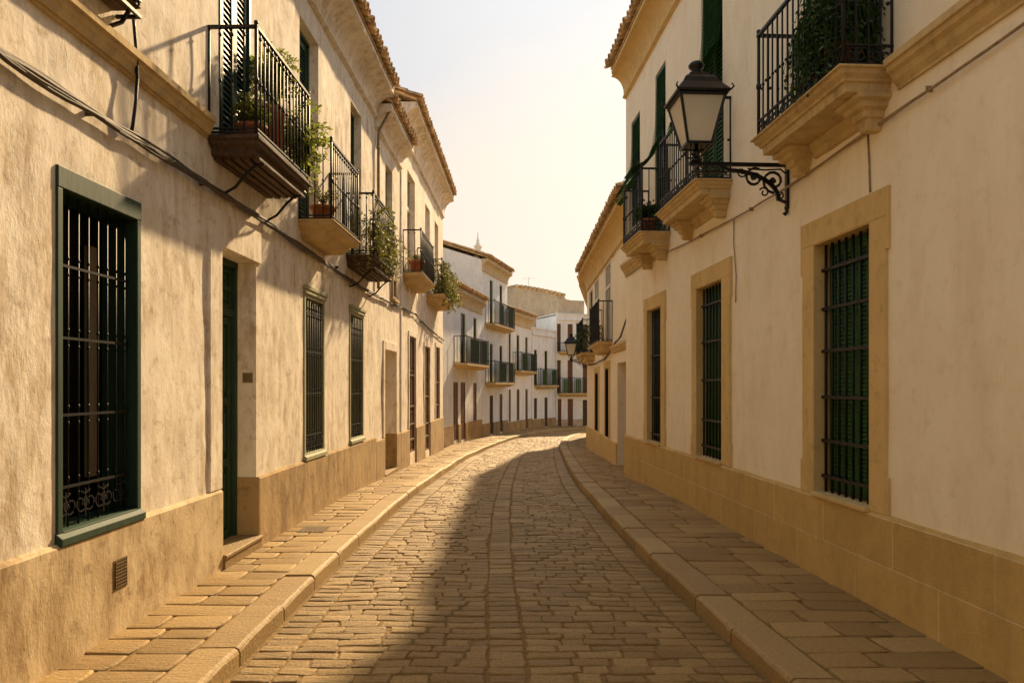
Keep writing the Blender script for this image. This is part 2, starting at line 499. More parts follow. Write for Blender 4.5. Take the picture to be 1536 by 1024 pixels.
def stone(mb, quad, zoff, h, inset, dome, tone, rs, sink=0.035, j=0.0, wave=1.0):
    """One worn block: quad = four plan corners in order; chipped outline, rounded shoulder, domed top."""
    q4 = [Vector(p) for p in quad]
    q = []
    for i in range(4):
        a, b = q4[i], q4[(i + 1) % 4]
        q.append(a)
        q.append(a.lerp(b, rs.uniform(0.35, 0.65)) + Vector((rs.uniform(-j, j), rs.uniform(-j, j))))
    c = sum(q4, Vector((0, 0))) / 4
    q = [c + (p - c) * (0.965 if i % 2 == 0 else 1.0) for i, p in enumerate(q)]
    def ring(k, dz):
        out = []
        for p in q:
            v = p - c
            l = max(v.length, 1e-6)
            pp = c + v * max(0.05, (l - k * 1.3) / l)
            out.append((pp.x, pp.y, gz(pp.y) + zoff + dz + wave * road_wave(pp.x, pp.y)))
        return out
    h += rs.uniform(-0.5, 0.5) * dome
    tx, ty = rs.uniform(-0.03, 0.03), rs.uniform(-0.05, 0.05)
    r0 = ring(0.0, -sink); r1 = ring(inset * 0.15, h - dome); r2 = ring(inset * 0.7, h - dome * 0.3); r3 = ring(inset * 2.2, h)
    def tilt(r): return [(a, b_, z + ((a - c.x) * tx + (b_ - c.y) * ty) * min(1, dome / 0.009) + rs.uniform(-0.16, 0.16) * dome) for a, b_, z in r]
    r1, r2, r3 = tilt(r1), tilt(r2), tilt(r3)
    v = r0 + r1 + r2 + r3
    f = []
    for i in range(3):
        for k in range(8):
            f.append((i * 8 + k, i * 8 + (k + 1) % 8, i * 8 + 8 + (k + 1) % 8, i * 8 + 8 + k))
    f.append(tuple(range(24, 32)))
    mb.add(v, f, True, tone)

def jit(p, a, rs): return Vector((p.x + rs.uniform(-a, a), p.y + rs.uniform(-a, a)))

def lerp(a, b, f): return a + (b - a) * f

def row_quads(A0, B0, A1, B1, cuts, gap, rs, j, bend=0.0):
    out = []
    w = (B0 - A0).length
    for c0, c1 in zip(cuts[:-1], cuts[1:]):
        g = gap / w / 2
        q = [lerp(A0, B0, c0 + g), lerp(A0, B0, c1 - g), lerp(A1, B1, c1 - g), lerp(A1, B1, c0 + g)]
        q = [p + Vector((noise.noise(Vector((p.x * 1.7, p.y * 1.3, 2))), noise.noise(Vector((p.x * 1.5, p.y * 0.9, 7))))) * bend for p in q]
        out.append([jit(p, j, rs) for p in q])
    return out

def cut_line(f0, f1, width, wmin, wmax, rs):
    """Random stone lengths from f0 to f1 (fractions of a course `width` metres long)."""
    c = [f0]
    while True:
        n = c[-1] + rs.uniform(wmin, wmax) / width
        if n > f1 - wmin * 0.7 / width: break
        c.append(n)
    c.append(f1)
    return c

def street():
    rs = random.Random(3)
    setts, bed = MB(), MB()
    # --- carriageway setts
    s = 0.0
    while s < TOTAL - 0.3:
        pitch = rs.uniform(0.105, 0.145)
        e0, e1 = edge_pts(t_at(s)), edge_pts(t_at(s + pitch - 0.009))
        w = (e0['r'] - e0['l']).length
        e_l, e_r = 0.27 / w, 1 - 0.27 / w
        cl, cr = 0.52 - 0.125 / w, 0.52 + 0.125 / w
        g = 0.008 / w
        cuts = [(0.01, e_l - g * 0.4)], [(cl + g, cr - g)], [(e_r + g * 0.4, 0.99)]
        for cc in cuts:
            for q in row_quads(e0['l'], e0['r'], e1['l'], e1['r'], list(cc[0]), 0.0, rs, 0.006, 0.010):
                stone(setts, q, -ROAD_DROP, 0.010, 0.007, 0.008, rs.random(), rs, j=0.008)
        for a, b in ((e_l + g * 0.4, cl - g * 0.3), (cr + g * 0.3, e_r - g * 0.4)):
            for q in row_quads(e0['l'], e0['r'], e1['l'], e1['r'], cut_line(a, b, w, 0.15, 0.33, rs), 0.009, rs, 0.011, 0.034):
                stone(setts, q, -ROAD_DROP, 0.010, 0.007, 0.0085, rs.random(), rs, j=0.010)
        s += pitch
    # --- mortar bed under the setts and the paving, one sheet following the street
    N = 300
    for i in range(N):
        a, b = edge_pts(t_at(TOTAL * i / N)), edge_pts(t_at(TOTAL * (i + 1) / N))
        def P(p, dz): return (p.x, p.y, gz(p.y) + dz + road_wave(p.x, p.y))
        for k in range(8):
            q0, q1 = k / 8, (k + 1) / 8
            bed.add([P(lerp(a['l'], a['r'], q0), -ROAD_DROP - 0.0005), P(lerp(a['l'], a['r'], q1), -ROAD_DROP - 0.0005), P(lerp(b['l'], b['r'], q1), -ROAD_DROP - 0.0005), P(lerp(b['l'], b['r'], q0), -ROAD_DROP - 0.0005)], [(0, 1, 2, 3)], True)
    road = setts.build('road', M['sett'], None, tone=True)
    tag(road, None, None, kind='structure')
    rb = bed.build('road_bed', M['mortar'], None)
    tag(rb, None, None, kind='structure')
    # --- pavements and kerbs
    for side, (k, ki, wall) in enumerate((('l', 'li', 'wl'), ('r', 'ri', 'wr'))):
        pav, kerb, pbed = MB(), MB(), MB()
        s = 0.0
        while s < TOTAL - 0.4:
            pitch = rs.uniform(0.20, 0.30)
            e0, e1 = edge_pts(t_at(s)), edge_pts(t_at(s + pitch - 0.014))
            w = (e0[wall] - e0[ki]).length
            for q in row_quads(e0[ki], e0[wall], e1[ki], e1[wall], cut_line(0.008, 1.0, w, 0.28, 0.60, rs), 0.014, rs, 0.007, 0.02):
                stone(pav, q, 0.0, -0.002, 0.007, 0.006, rs.random(), rs, 0.03, 0.006, 0.5)
            s += pitch
        s = 0.0
        while s < TOTAL - 0.9:
            ln = rs.uniform(0.62, 0.92)
            nseg = 6
            tone = rs.random(); dz0 = rs.uniform(-0.010, 0.008); slope = rs.uniform(-0.006, 0.006)
            prev_sec = None
            for j in range(nseg + 1):               # worn arris: every section of the stone chipped a little differently
                a = edge_pts(t_at(s + 0.012 + (ln - 0.024) * j / nseg))
                end = 1.0 if j in (0, nseg) else 0.0
                ch = 0.020 + rs.uniform(-0.004, 0.008) + 0.006 * end
                dz = dz0 + slope * (j / nseg - 0.5) * 2 + rs.uniform(-0.0025, 0.0025) - 0.005 * end
                oa, ia = a[k], a[ki]
                wob = rs.uniform(0.0, 0.02)
                sec = []
                for f_, z in [(0.0, -0.24), (wob * 0.5, -ch + dz), (0.035 + wob, -ch * 0.30 + dz), (0.12, 0.004 + dz), (0.95, 0.002 + dz), (1.0, -0.012), (1.0, -0.24)]:
                    p = lerp(oa, ia, f_); sec.append((p.x, p.y, gz(p.y) + z))
                n = len(sec)
                if prev_sec is not None:
                    kerb.add(prev_sec + sec, [(i, i + 1, n + i + 1, n + i) for i in range(n - 1)], False, tone)
                if end: kerb.add(sec, [tuple(range(n))], False, tone)
                prev_sec = sec
            s += ln
        for i in range(N):
            a, b = edge_pts(t_at(TOTAL * i / N)), edge_pts(t_at(TOTAL * (i + 1) / N))
            def P(p, dz): return (p.x, p.y, gz(p.y) + dz)
            pbed.add([P(lerp(a[k], a[ki], 0.1), -0.016), P(a[wall], -0.016), P(b[wall], -0.016), P(lerp(b[k], b[ki], 0.1), -0.016)], [(0, 1, 2, 3)], True)
        tag(pav.build('pavement', M['slab'], None, tone=True), None, None, kind='structure')
        tag(kerb.build('kerb', M['kerb'], None, tone=True), None, None, kind='structure')
        tag(pbed.build('pavement_bed', M['mortar'], None), None, None, kind='structure')
    g = MB()
    g.add([(-400, -400, -1.35), (400, -400, -1.35), (400, 400, -1.35), (-400, 400, -1.35)], [(0, 1, 2, 3)])
    tag(g.build('ground', M['earth'], None), None, None, kind='structure')
street()

# ------------------------------------------------------------------ house building blocks
def wall(f, z0, ze, holes, depth_body, ridge_d, pitch, mat, step=0.25, amp=0.0, seed=0, flat=False):
    """Front with real openings and reveals, gable ends and back: one mesh."""
    mb = f.mb(); L = f.L
    def cuts(a, b, extra):
        e = sorted({round(x, 4) for x in [a, b] + [x for x in extra if a < x < b]})
        out = []
        for p, q in zip(e[:-1], e[1:]):
            n = max(1, round((q - p) / step))
            out += [p + (q - p) * i / n for i in range(n)]
        return out + [e[-1]]
    us = cuts(0, L, [h[0] for h in holes] + [h[1] for h in holes])
    zs = cuts(z0, ze, [h[2] for h in holes] + [h[3] for h in holes])
    def disp(u, z):
        if not amp: return 0.0
        m = min(u, L - u) / 0.15
        for h in holes:
            du = max(h[0] - u, 0, u - h[1]); dz = max(h[2] - z, 0, z - h[3])
            m = min(m, math.hypot(du, dz) / 0.10)
        m = min(1, max(0, m))
        return m * amp * (noise.fractal(Vector((u * 1.1 + seed, z * 0.9, 3)), 0.9, 2.0, 3) + 0.6 * noise.noise(Vector((u * 6 + seed, z * 3.2, 9))))
    idx = {}
    v, fc = [], []
    def V(i, j):
        if (i, j) not in idx:
            idx[i, j] = len(v); v.append((us[i], disp(us[i], zs[j]), zs[j]))
        return idx[i, j]
    for i in range(len(us) - 1):
        uc = (us[i] + us[i + 1]) / 2
        for j in range(len(zs) - 1):
            zc = (zs[j] + zs[j + 1]) / 2
            if any(h[0] < uc < h[1] and h[2] < zc < h[3] for h in holes): continue
            fc.append((V(i, j), V(i + 1, j), V(i + 1, j + 1), V(i, j + 1)))
    mb.add(v, fc, True)
    for a, b, c, d, dep in holes:
        mb.add([(a, 0, c), (a, -dep, c), (a, -dep, d), (a, 0, d)], [(0, 1, 2, 3)])
        mb.add([(b, 0, c), (b, -dep, c), (b, -dep, d), (b, 0, d)], [(0, 1, 2, 3)])
        mb.add([(a, 0, d), (b, 0, d), (b, -dep, d), (a, -dep, d)], [(0, 1, 2, 3)])
        mb.add([(a, 0, c), (b, 0, c), (b, -dep, c), (a, -dep, c)], [(0, 1, 2, 3)])
    zr = ze + ridge_d * pitch - 0.06
    for u in (0, L):
        pts = [(u, 0, z0), (u, -depth_body, z0), (u, -depth_body, ze - 0.06), (u, 0, ze - 0.06)]
        if not flat: pts.insert(3, (u, -ridge_d, zr))
        mb.add(pts, [tuple(range(len(pts)))])
    mb.add([(0, -depth_body, z0), (L, -depth_body, z0), (L, -depth_body, ze), (0, -depth_body, ze)], [(0, 1, 2, 3)])
    return mb.build('wall', mat, f.root, recalc=False)

def roof(f, ze, ov, ridge_d, body, pitch, rows=4, u0=None, u1=None, sp=0.20, mat=None):
    """Barrel-tile roof: boards below, channel and cover tiles above, ridge and back slope."""
    mb = f.mb()
    u0 = -0.04 if u0 is None else u0; u1 = f.L + 0.04 if u1 is None else u1
    zr = ze + (ov + ridge_d) * pitch
    t = 0.05
    zb = zr - (body - ridge_d + 0.2) * pitch
    mb.profile([(ov - 0.05, ze - t - 0.01), (ov - 0.05, ze - 0.015), (-ridge_d, zr), (-body - 0.2, zb), (-body - 0.2, zb - t), (-ridge_d, zr - t - 0.02)], u0, u1)
    sl = Vector((0, -1, pitch)).normalized(); up = Vector((0, pitch, 1)).normalized()
    n = int((u1 - u0) / sp)
    slope_len = (ov + ridge_d) / -sl.y
    rs = random.Random(int(f.L * 100))
    def halfpipe(u, s0, s1, r0, r1, lift0, lift1, sign):
        base = Vector((u, ov, ze))
        vv = []; K = 6
        for ss, r, lf in ((s0, r0, lift0), (s1, r1, lift1)):
            for k in range(K + 1):
                a = math.pi * k / K
                p = base + sl * ss + up * (lf + sign * math.sin(a) * r) + Vector((math.cos(a) * r, 0, 0))
                vv.append(tuple(p))
            for k in range(K, -1, -1):
                a = math.pi * k / K
                p = base + sl * ss + up * (lf + sign * math.sin(a) * (r - 0.014)) + Vector((math.cos(a) * (r - 0.014), 0, 0))
                vv.append(tuple(p))
        m = 2 * (K + 1)
        ff = [(k, (k + 1) % m, m + (k + 1) % m, m + k) for k in range(m)]
        for o in (0, m):
            for k in range(K):
                ff.append((o + k, o + k + 1, o + m - 2 - k, o + m - 1 - k))
        mb.add(vv, ff, False)
    for i in range(n):
        u = u0 + sp * (i + 0.5) + rs.uniform(-0.008, 0.008)
        s = -0.03
        for k in range(rows):
            s1 = s + 0.40
            if k == rows - 1: s1 = slope_len
            j = rs.uniform(-0.02, 0.02) if k == 0 else 0
            halfpipe(u, s + j, s1, 0.082, 0.070, 0.045, 0.028, 1)
            if k == 0 or k == rows - 1:
                halfpipe(u + sp / 2, s + j - 0.015, s1, 0.072, 0.076, 0.056, 0.045, -1)
            s += 0.34
    # ridge tiles
    mb.tube([(u0, -ridge_d, zr + 0.03), (u1, -ridge_d, zr + 0.03)], 0.11, 8)
    return mb.build('roof', mat or M['tile'], f.root)

def cornice(f, ze, ov, h, mat, u0=0.0, u1=None):
    """Cavetto eaves moulding under the tiles."""
    mb = f.mb(); u1 = f.L if u1 is None else u1
    o = ov - 0.055
    pts = [(-0.01, ze - 0.06), (o, ze - 0.06), (o, ze - 0.13), (o - 0.02, ze - 0.135), (o - 0.02, ze - 0.17)]
    for i in range(7):
        a = i / 6
        pts.append(((o - 0.04) * (1 - math.sin(a * math.pi / 2)) + 0.045, ze - 0.19 - (h - 0.30) * (1 - math.cos(a * math.pi / 2))))
    pts += [(0.045, ze - h + 0.06), (0.065, ze - h + 0.055), (0.065, ze - h + 0.02), (-0.01, ze - h)]
    mb.profile(pts, u0, u1)
    return mb.build('cornice', mat, f.root)

def string_course(f, z, u0, u1, mat, h=0.2, p=0.11):
    mb = f.mb()
    mb.profile([(-0.01, z), (p, z), (p, z - 0.05), (p - 0.02, z - 0.055), (p - 0.025, z - 0.09), (p * 0.55, z - 0.11), (p * 0.42, z - 0.15), (0.02, z - h + 0.02), (0.02, z - h), (-0.01, z - h)], u0, u1)
    return mb.build('string_course', mat, f.root)

def plinth(f, spans, mat, z0=-1.3, proud=0.035):
    for u0, u1, zt in spans:
        mb = f.mb()
        n = max(1, int((u1 - u0) / 0.22))
        for i in range(n):                      # a hand-made top edge, never quite level
            a, b = u0 + (u1 - u0) * i / n, u0 + (u1 - u0) * (i + 1) / n
            def wob(u): return 0.009 * noise.noise(Vector((u * 1.7, zt * 3, 1))) + 0.006 * noise.noise(Vector((u * 6.1, zt * 3, 5)))
            v = []
            for u in (a, b):
                w = wob(u)
                v += [(u, -0.01, z0), (u, proud, z0), (u, proud + w * 0.5, zt - 0.02 + w), (u, proud - 0.018, zt + w), (u, -0.01, zt + w + 0.004)]
            fc = [(k, k + 1, k + 6, k + 5) for k in range(4)]
            if i == 0: fc.append((0, 1, 2, 3, 4))
            if i == n - 1: fc.append((5, 6, 7, 8, 9))
            mb.add(v, fc, False)
        mb.build('plinth', mat, f.root)

def arc(cx, cz, r, a0, a1, n, d):
    return [(cx + r * math.cos(R(a0 + (a1 - a0) * i / n)), d, cz + r * math.sin(R(a0 + (a1 - a0) * i / n))) for i in range(n + 1)]

def spiral(cx, cz, r0, r1, a0, a1, n):
    return [(cx + (r0 + (r1 - r0) * i / n) * math.cos(R(a0 + (a1 - a0) * i / n)), cz + (r0 + (r1 - r0) * i / n) * math.sin(R(a0 + (a1 - a0) * i / n))) for i in range(n + 1)]

def scroll_band(mb, u0, u1, z0, z1, d, r=0.006):
    """Wrought-iron scrollwork: pairs of curls between two rails, in the plane d."""
    h = z1 - z0; n = max(1, round((u1 - u0) / (h * 1.05))); w = (u1 - u0) / n
    for i in range(n):
        cx = u0 + (i + 0.5) * w; cz = (z0 + z1) / 2
        for sg in (-1, 1):
            sp = spiral(cx + sg * w * 0.24, cz, h * 0.42, h * 0.08, 90, 90 + sg * 500, 14)
            mb.tube([(x, d, z) for x, z in sp], r, 4, False)
        mb.tube([(cx, d, z0), (cx, d, z1)], r, 4, False)

def grille(f, u0, u1, z0, z1, d, n, hz, r=0.009, knots=False, scroll=None, parent=None):
    mb = f.mb()
    for i in range(n):
        u = u0 + (u1 - u0) * (i + 0.5) / n
        mb.tube([(u, d, z0), (u, d, z1)], r, 6)
        if knots:
            for z in hz:
                mb.ball((u, d, z + 0.05), r * 1.6, 6, 1.6); mb.ball((u, d, z - 0.05), r * 1.5, 6, 1.6)
    for z in hz:
        mb.box(u0, u1, d - 0.006, d + 0.010, z - 0.008, z + 0.008)
    if scroll: scroll_band(mb, u0 + 0.02, u1 - 0.02, scroll[0], scroll[1], d + 0.008, 0.006)
    return mb.build('grille', M['iron'], parent)

def frame_mb(mb, u0, u1, z0, z1, w, d0, d1, wt=None, bottom=True):
    wt = wt or w
    mb.box(u0, u0 + w, d0, d1, z0, z1 - wt)
    mb.box(u1 - w, u1, d0, d1, z0, z1 - wt)
    mb.box(u0, u1, d0, d1 + 0.003, z1 - wt, z1)
    if bottom: mb.box(u0 + w, u1 - w, d0, d1 + 0.003, z0, z0 + w)

def louvre_mb(mb, u0, u1, z0, z1, d, th=0.035, pitch=0.055, stile=0.06):
    mb.box(u0, u0 + stile, d, d + th, z0, z1); mb.box(u1 - stile, u1, d, d + th, z0, z1)
    mb.box(u0 + stile, u1 - stile, d, d + th, z0, z0 + 0.09); mb.box(u0 + stile, u1 - stile, d, d + th, z1 - 0.09, z1)
    n = int((z1 - z0 - 0.18) / pitch); q = pitch * 0.4
    for i in range(n):
        z = z0 + 0.09 + (z1 - z0 - 0.18) * (i + 0.5) / n
        mb.hexa([(u0 + stile, d + 0.030, z - q), (u1 - stile, d + 0.030, z - q), (u1 - stile, d + 0.024, z - q - 0.006), (u0 + stile, d + 0.024, z - q - 0.006),
                 (u0 + stile, d + 0.008, z + q + 0.006), (u1 - stile, d + 0.008, z + q + 0.006), (u1 - stile, d + 0.002, z + q), (u0 + stile, d + 0.002, z + q)])

def panel_leaf(mb, u0, u1, z0, z1, d, splits, th=0.05, st=0.085):
    """One door leaf: sunk field, stiles, rails and raised panels."""
    mb.box(u0, u1, d, d + th * 0.45, z0, z1)
    mb.box(u0, u0 + st, d + th * 0.45, d + th, z0, z1); mb.box(u1 - st, u1, d + th * 0.45, d + th, z0, z1)
    zz = [z0] + [z0 + (z1 - z0) * s for s in splits] + [z1]
    for i, z in enumerate(zz):
        a, b = (z, z + st) if i == 0 else ((z - st, z) if i == len(zz) - 1 else (z - st / 2, z + st / 2))
        mb.box(u0 + st, u1 - st, d + th * 0.45, d + th, a, b)
    for a, b in zip(zz[:-1], zz[1:]):
        mb.box(u0 + st + 0.04, u1 - st - 0.04, d + th * 0.45, d + th * 0.85, a + st + 0.03, b - st - 0.03)

def railing(f, u0, u1, D, z, h, parent, sp=0.105, r=0.0085, knots=True, ornate=False, top=0.016):
    """Iron balcony railing on three sides with posts, collars and, if ornate, a scroll band at the foot."""
    mb = f.mb()
    segs = [((u0, 0.0), (u0, D)), ((u0, D), (u1, D)), ((u1, D), (u1, 0.0))]
    zt = z + h
    foot = 0.15 if ornate else 0.05
    for (a, b) in segs:
        ln = math.hypot(b[0] - a[0], b[1] - a[1])
        for zz, rr in ((zt, top), (z + foot, 0.010), (z + 0.015, 0.010)):
            if zz == z + foot or zz == z + 0.015 or zz == zt:
                lo_u, hi_u = min(a[0], b[0]) - rr, max(a[0], b[0]) + rr
                lo_d, hi_d = min(a[1], b[1]) - (rr if lo_u + 2 * rr + 1e-6 < hi_u else 0), max(a[1], b[1]) + rr
                mb.box(lo_u, hi_u, lo_d, hi_d, zz - rr * 0.8, zz + rr * 0.8)
        n = max(1, round(ln / sp))
        for i in range(1, n):
            q = i / n
            u, d = a[0] + (b[0] - a[0]) * q, a[1] + (b[1] - a[1]) * q
            mb.tube([(u, d, z + 0.01), (u, d, zt)], r, 5 if knots else 4)
            if knots:
                for zk in (0.50, 0.93):
                    mb.ball((u, d, z + h * zk), r * 1.9, 6, 1.2)
        if ornate and ln > 0.2:
            cnt = max(1, round(ln / 0.15))
            for i in range(cnt):
                q = (i + 0.5) / cnt
                u, d = a[0] + (b[0] - a[0]) * q, a[1] + (b[1] - a[1]) * q
                eu, ed = (b[0] - a[0]) / ln, (b[1] - a[1]) / ln
                for sg in (-1, 1):
                    pts = [(u + eu * (x), d + ed * (x), zc) for x, zc in spiral(sg * 0.033, z + 0.08, 0.055, 0.012, 90, 90 + sg * 470, 12)]
                    mb.tube(pts, 0.008, 4, False)
            for i in range(max(1, round(ln / 0.07))):        # the beaded middle band
                q = (i + 0.5) / max(1, round(ln / 0.07))
                mb.ball((a[0] + (b[0] - a[0]) * q, a[1] + (b[1] - a[1]) * q, z + h * 0.48 + 0.008 * (i % 2)), 0.016, 5, 1.0)
    for u in (u0, u1):
        mb.tube([(u, D, z - 0.02), (u, D, zt + 0.02)], 0.015, 6)
        mb.ball((u, D, zt + 0.035), 0.022, 8)
        mb.ball((u, D, z + h * 0.5), 0.026, 8, 1.4)
        mb.tube([(u, 0.01, z - 0.02), (u, 0.01, zt)], 0.010, 6)
    return mb.build('railing', M['iron'], parent)

def balcony_wood(f, u0, u1, D, z):
    mb = f.mb()
    mb.loft(u0, u1, D, [(-0.10, z - 0.17), (-0.06, z - 0.16), (-0.05, z - 0.10), (0.0, z - 0.08), (0.0, z - 0.045), (0.02, z - 0.04), (0.02, z - 0.005)])
    n = 5
    for i in range(n):                                        # boards seen from below
        d = D * (i + 0.5) / n
        mb.box(u0 + 0.10, u1 - 0.10, d - D / n * 0.43, d + D / n * 0.30, z - 0.195 - 0.006 * (i % 2), z - 0.165)
    b = mb.build('balcony', M['old_wood'], f.root, 0.006)
    railing(f, u0 + 0.0, u1 - 0.0, D - 0.01, z, 0.93, b)
    for u in (u0 + 0.22, u1 - 0.22):
        br = f.mb()
        br.tube([(u, 0.0, z - 0.46), (u, 0.05, z - 0.455), (u, 0.15, z - 0.40), (u, 0.26, z - 0.27), (u, D - 0.09, z - 0.205), (u, D - 0.02, z - 0.195)], 0.014, 6)
        br.build('brace', M['iron'], b)
    return b

def balcony_stone(f, u0, u1, D, z, mat, rail_h=0.95, knots=True, sp=0.105, drop=0.22):
    mb = f.mb()
    mb.loft(u0, u1, D, [(-0.20, z - drop), (-0.17, z - drop + 0.02), (-0.13, z - drop + 0.06), (-0.10, z - drop * 0.5), (-0.04, z - 0.085), (-0.01, z - 0.075), (0.0, z - 0.05), (0.0, z - 0.022), (0.02, z - 0.018), (0.02, z)])
    b = mb.build('balcony', mat, f.root, 0.006)
    railing(f, u0 + 0.02, u1 - 0.02, D - 0.02, z, rail_h, b, sp, 0.0085 if knots else 0.011, knots)
    return b

def balcony_corbelled(f, u0, u1, D, z, mat):
    mb = f.mb()
    mb.loft(u0, u1, D, [(-0.06, z - 0.165), (-0.055, z - 0.10), (-0.035, z - 0.095), (-0.03, z - 0.075), (0.0, z - 0.05), (0.005, z - 0.02), (0.03, z - 0.016), (0.03, z)])
    b = mb.build('balcony', mat, f.root, 0.004)
    for uc in (u0 + 0.22, u1 - 0.22):
        cb = f.mb()
        hw = 0.115
        cb.loft(uc - hw, uc + hw, D * 0.46, [(-0.075, z - 0.40), (-0.065, z - 0.385), (-0.055, z - 0.32), (-0.03, z - 0.31), (-0.025, z - 0.265), (0.015, z - 0.25), (0.02, z - 0.215), (0.06, z - 0.20), (0.065, z - 0.168)])
        cb.build('corbel', mat, b, 0.004)
    railing(f, u0 + 0.03, u1 - 0.03, D - 0.03, z + 0.01, 0.95, b, 0.10, 0.009, False, True)
    mb2 = f.mb()                                              # moulding on the wall under the slab, between the corbels
    mb2.profile([(-0.01, z - 0.168), (0.07, z - 0.168), (0.06, z - 0.21), (0.03, z - 0.24), (0.03, z - 0.29), (-0.01, z - 0.30)], u0 + 0.40, u1 - 0.40)
    mb2.build('bed_moulding', mat, b)
    return b

# ------------------------------------------------------------------ plants
def frond_bush(mb, c, r, h, stems, leaf, droop, rs, per=11, up=1.0):
    """Feathery plant: arching stems set with many small leaves."""
    c = Vector(c)
    for _ in range(stems):
        a = rs.uniform(0, 2 * math.pi); reach = r * math.sqrt(rs.uniform(0.05, 1)); top = h * rs.uniform(0.45, 1.0) * up
        out = Vector((math.cos(a), math.sin(a), 0))
        prev = None
        for i in range(per + 1):
            q = i / per
            p = c + out * reach * q + Vector((0, 0, top * (1 - (1 - q) ** 2) - droop * q * q * h))
            if prev is not None:
                ax = (p - prev).normalized()
                side = ax.cross(Vector((0, 0, 1)))
                if side.length < 1e-3: side = Vector((1, 0, 0))
                side.normalize()
                for sg in (-1, 1):
                    if q < 0.15: continue
                    dv = (side * sg * rs.uniform(0.5, 1) + ax * rs.uniform(0.1, 0.9) + Vector((0, 0, rs.uniform(-0.5, 0.6)))).normalized()
                    l = leaf * rs.uniform(0.6, 1.25)
                    w = dv.cross(Vector((rs.uniform(-1, 1), rs.uniform(-1, 1), 1))).normalized() * l * 0.22
                    tn = rs.random()
                    mb.add([tuple(p), tuple(p + dv * l * 0.5 + w), tuple(p + dv * l), tuple(p + dv * l * 0.5 - w)], [(0, 1, 2, 3)], False, tn)
                mb.tube([tuple(prev), tuple(p)], 0.0028, 3, False)
            prev = p
    return mb

POT = [(0.70, 0.0), (0.78, 0.1), (0.93, 0.78), (1.06, 0.80), (1.08, 0.98), (1.02, 1.0), (0.90, 0.93), (0.86, 0.90)]
def potted(loc, pr, ph, r, h, stems, leaf, droop, mat, label, seed, group=None, per=11, cat='potted plant'):
    t = thing('potted_plant', loc, 0, label, cat, group)
    mb = MB(); mb.lathe([(a * pr, b * ph) for a, b in POT], n=16)
    mb.build('pot', M['terracotta'], t)
    sb = MB(); sb.lathe([(pr * 0.2, ph * 0.86), (pr * 0.84, ph * 0.86), (pr * 0.84, ph * 0.895), (pr * 0.2, ph * 0.91)], n=12); sb.build('soil', M['soil'], t)
    fb = frond_bush(MB(), (0, 0, ph * 0.9), r, h, stems, leaf, droop, random.Random(seed), per)
    fb.build('foliage', mat, t, recalc=False, tone=True)
    return t

def climber(f, u0, u1, D, z0, z1, n, leaf, mat, label, seed, name='climbing_plant', hang=0.25):
    """Creeper grown through a railing: leaves along twining shoots on the front and both ends."""
    rs = random.Random(seed); mb = f.mb()
    for _ in range(n):
        u = rs.uniform(u0, u1); d = D + rs.uniform(-0.06, 0.05)
        if rs.random() < 0.25: u = rs.choice((u0, u1)) + rs.uniform(-0.04, 0.04); d = rs.uniform(0.05, D)
        z = rs.uniform(z0, z1)
        p = Vector((u, d, z))
        v = Vector((rs.uniform(-1, 1), rs.uniform(-0.3, 0.5), rs.uniform(-0.6, 1))).normalized()
        for k in range(9):
            q = p + v * 0.045
            v = (v + Vector((rs.uniform(-0.6, 0.6), rs.uniform(-0.5, 0.5), rs.uniform(-0.9, 0.3) * hang * 3))).normalized()
            mb.tube([tuple(p), tuple(q)], 0.002, 3, False)
            for _k in range(3):
                dv = Vector((rs.uniform(-1, 1), rs.uniform(-1, 1), rs.uniform(-1, 0.6))).normalized()
                l = leaf * rs.uniform(0.6, 1.3)
                w = dv.cross(Vector((rs.uniform(-1, 1), rs.uniform(-1, 1), 1))).normalized() * l * 0.3
                mb.add([tuple(q), tuple(q + dv * l * 0.5 + w), tuple(q + dv * l), tuple(q + dv * l * 0.5 - w)], [(0, 1, 2, 3)], False, rs.random())
            p = q
    o = mb.build(name, mat, None, recalc=False, tone=True)
    o.location = (f.p0.x, f.p0.y, 0); o.rotation_euler = (0, 0, f.rz)
    tag(o, label, 'plant')
    return o

# ------------------------------------------------------------------ windows and doors as parts of a house
def barred_window(f, Y0, Y1, z0, z1, paint, scroll=None, nb=8, hz=(), cap=False, sw=0.052, tw=0.13, curtain=None, knots=True, sill=True, gd=-0.02):
    """Old timber window set in a reveal, an iron grille in front of dark glass."""
    u0, u1 = f.u(Y0), f.u(Y1)
    mb = f.mb()
    frame_mb(mb, u0, u1, z0, z1, sw, -0.245, 0.014, tw)
    if sill:
        mb.hexa([(u0 - 0.01, 0.0, z0 - 0.02), (u1 + 0.01, 0.0, z0 - 0.02), (u1 + 0.01, 0.045, z0 - 0.030), (u0 - 0.01, 0.045, z0 - 0.030),
                 (u0 - 0.01, 0.0, z0 + 0.055), (u1 + 0.01, 0.0, z0 + 0.055), (u1 + 0.01, 0.045, z0 + 0.018), (u0 - 0.01, 0.045, z0 + 0.018)])
    if cap:
        mb.box(u0 - 0.03, u1 + 0.03, 0.0, 0.05, z1 - 0.002, z1 + 0.05)
        mb.box(u0 - 0.015, u1 + 0.015, 0.0, 0.037, z1 - 0.055, z1 - 0.004)
    w = mb.build('window', paint, f.root, 0.006)
    p = f.mb()
    p.box(u0 + 0.005, u1 - 0.005, -0.26, -0.25, z0 + 0.005, z1 - 0.005)
    p.build('pane', M['pane'], w)
    if curtain:
        c = f.mb(); a, b = f.u(curtain[0]), f.u(curtain[1])
        c.box(a, b, -0.235, -0.205, z0 + 0.3, z1 - 0.35)
        c.build('curtain', M['curtain'], w)
    grille(f, u0 + sw * 0.9, u1 - sw * 0.9, z0 + 0.05, z1 - tw * 0.9, gd, nb, hz, 0.0062, knots, scroll, w)
    return w

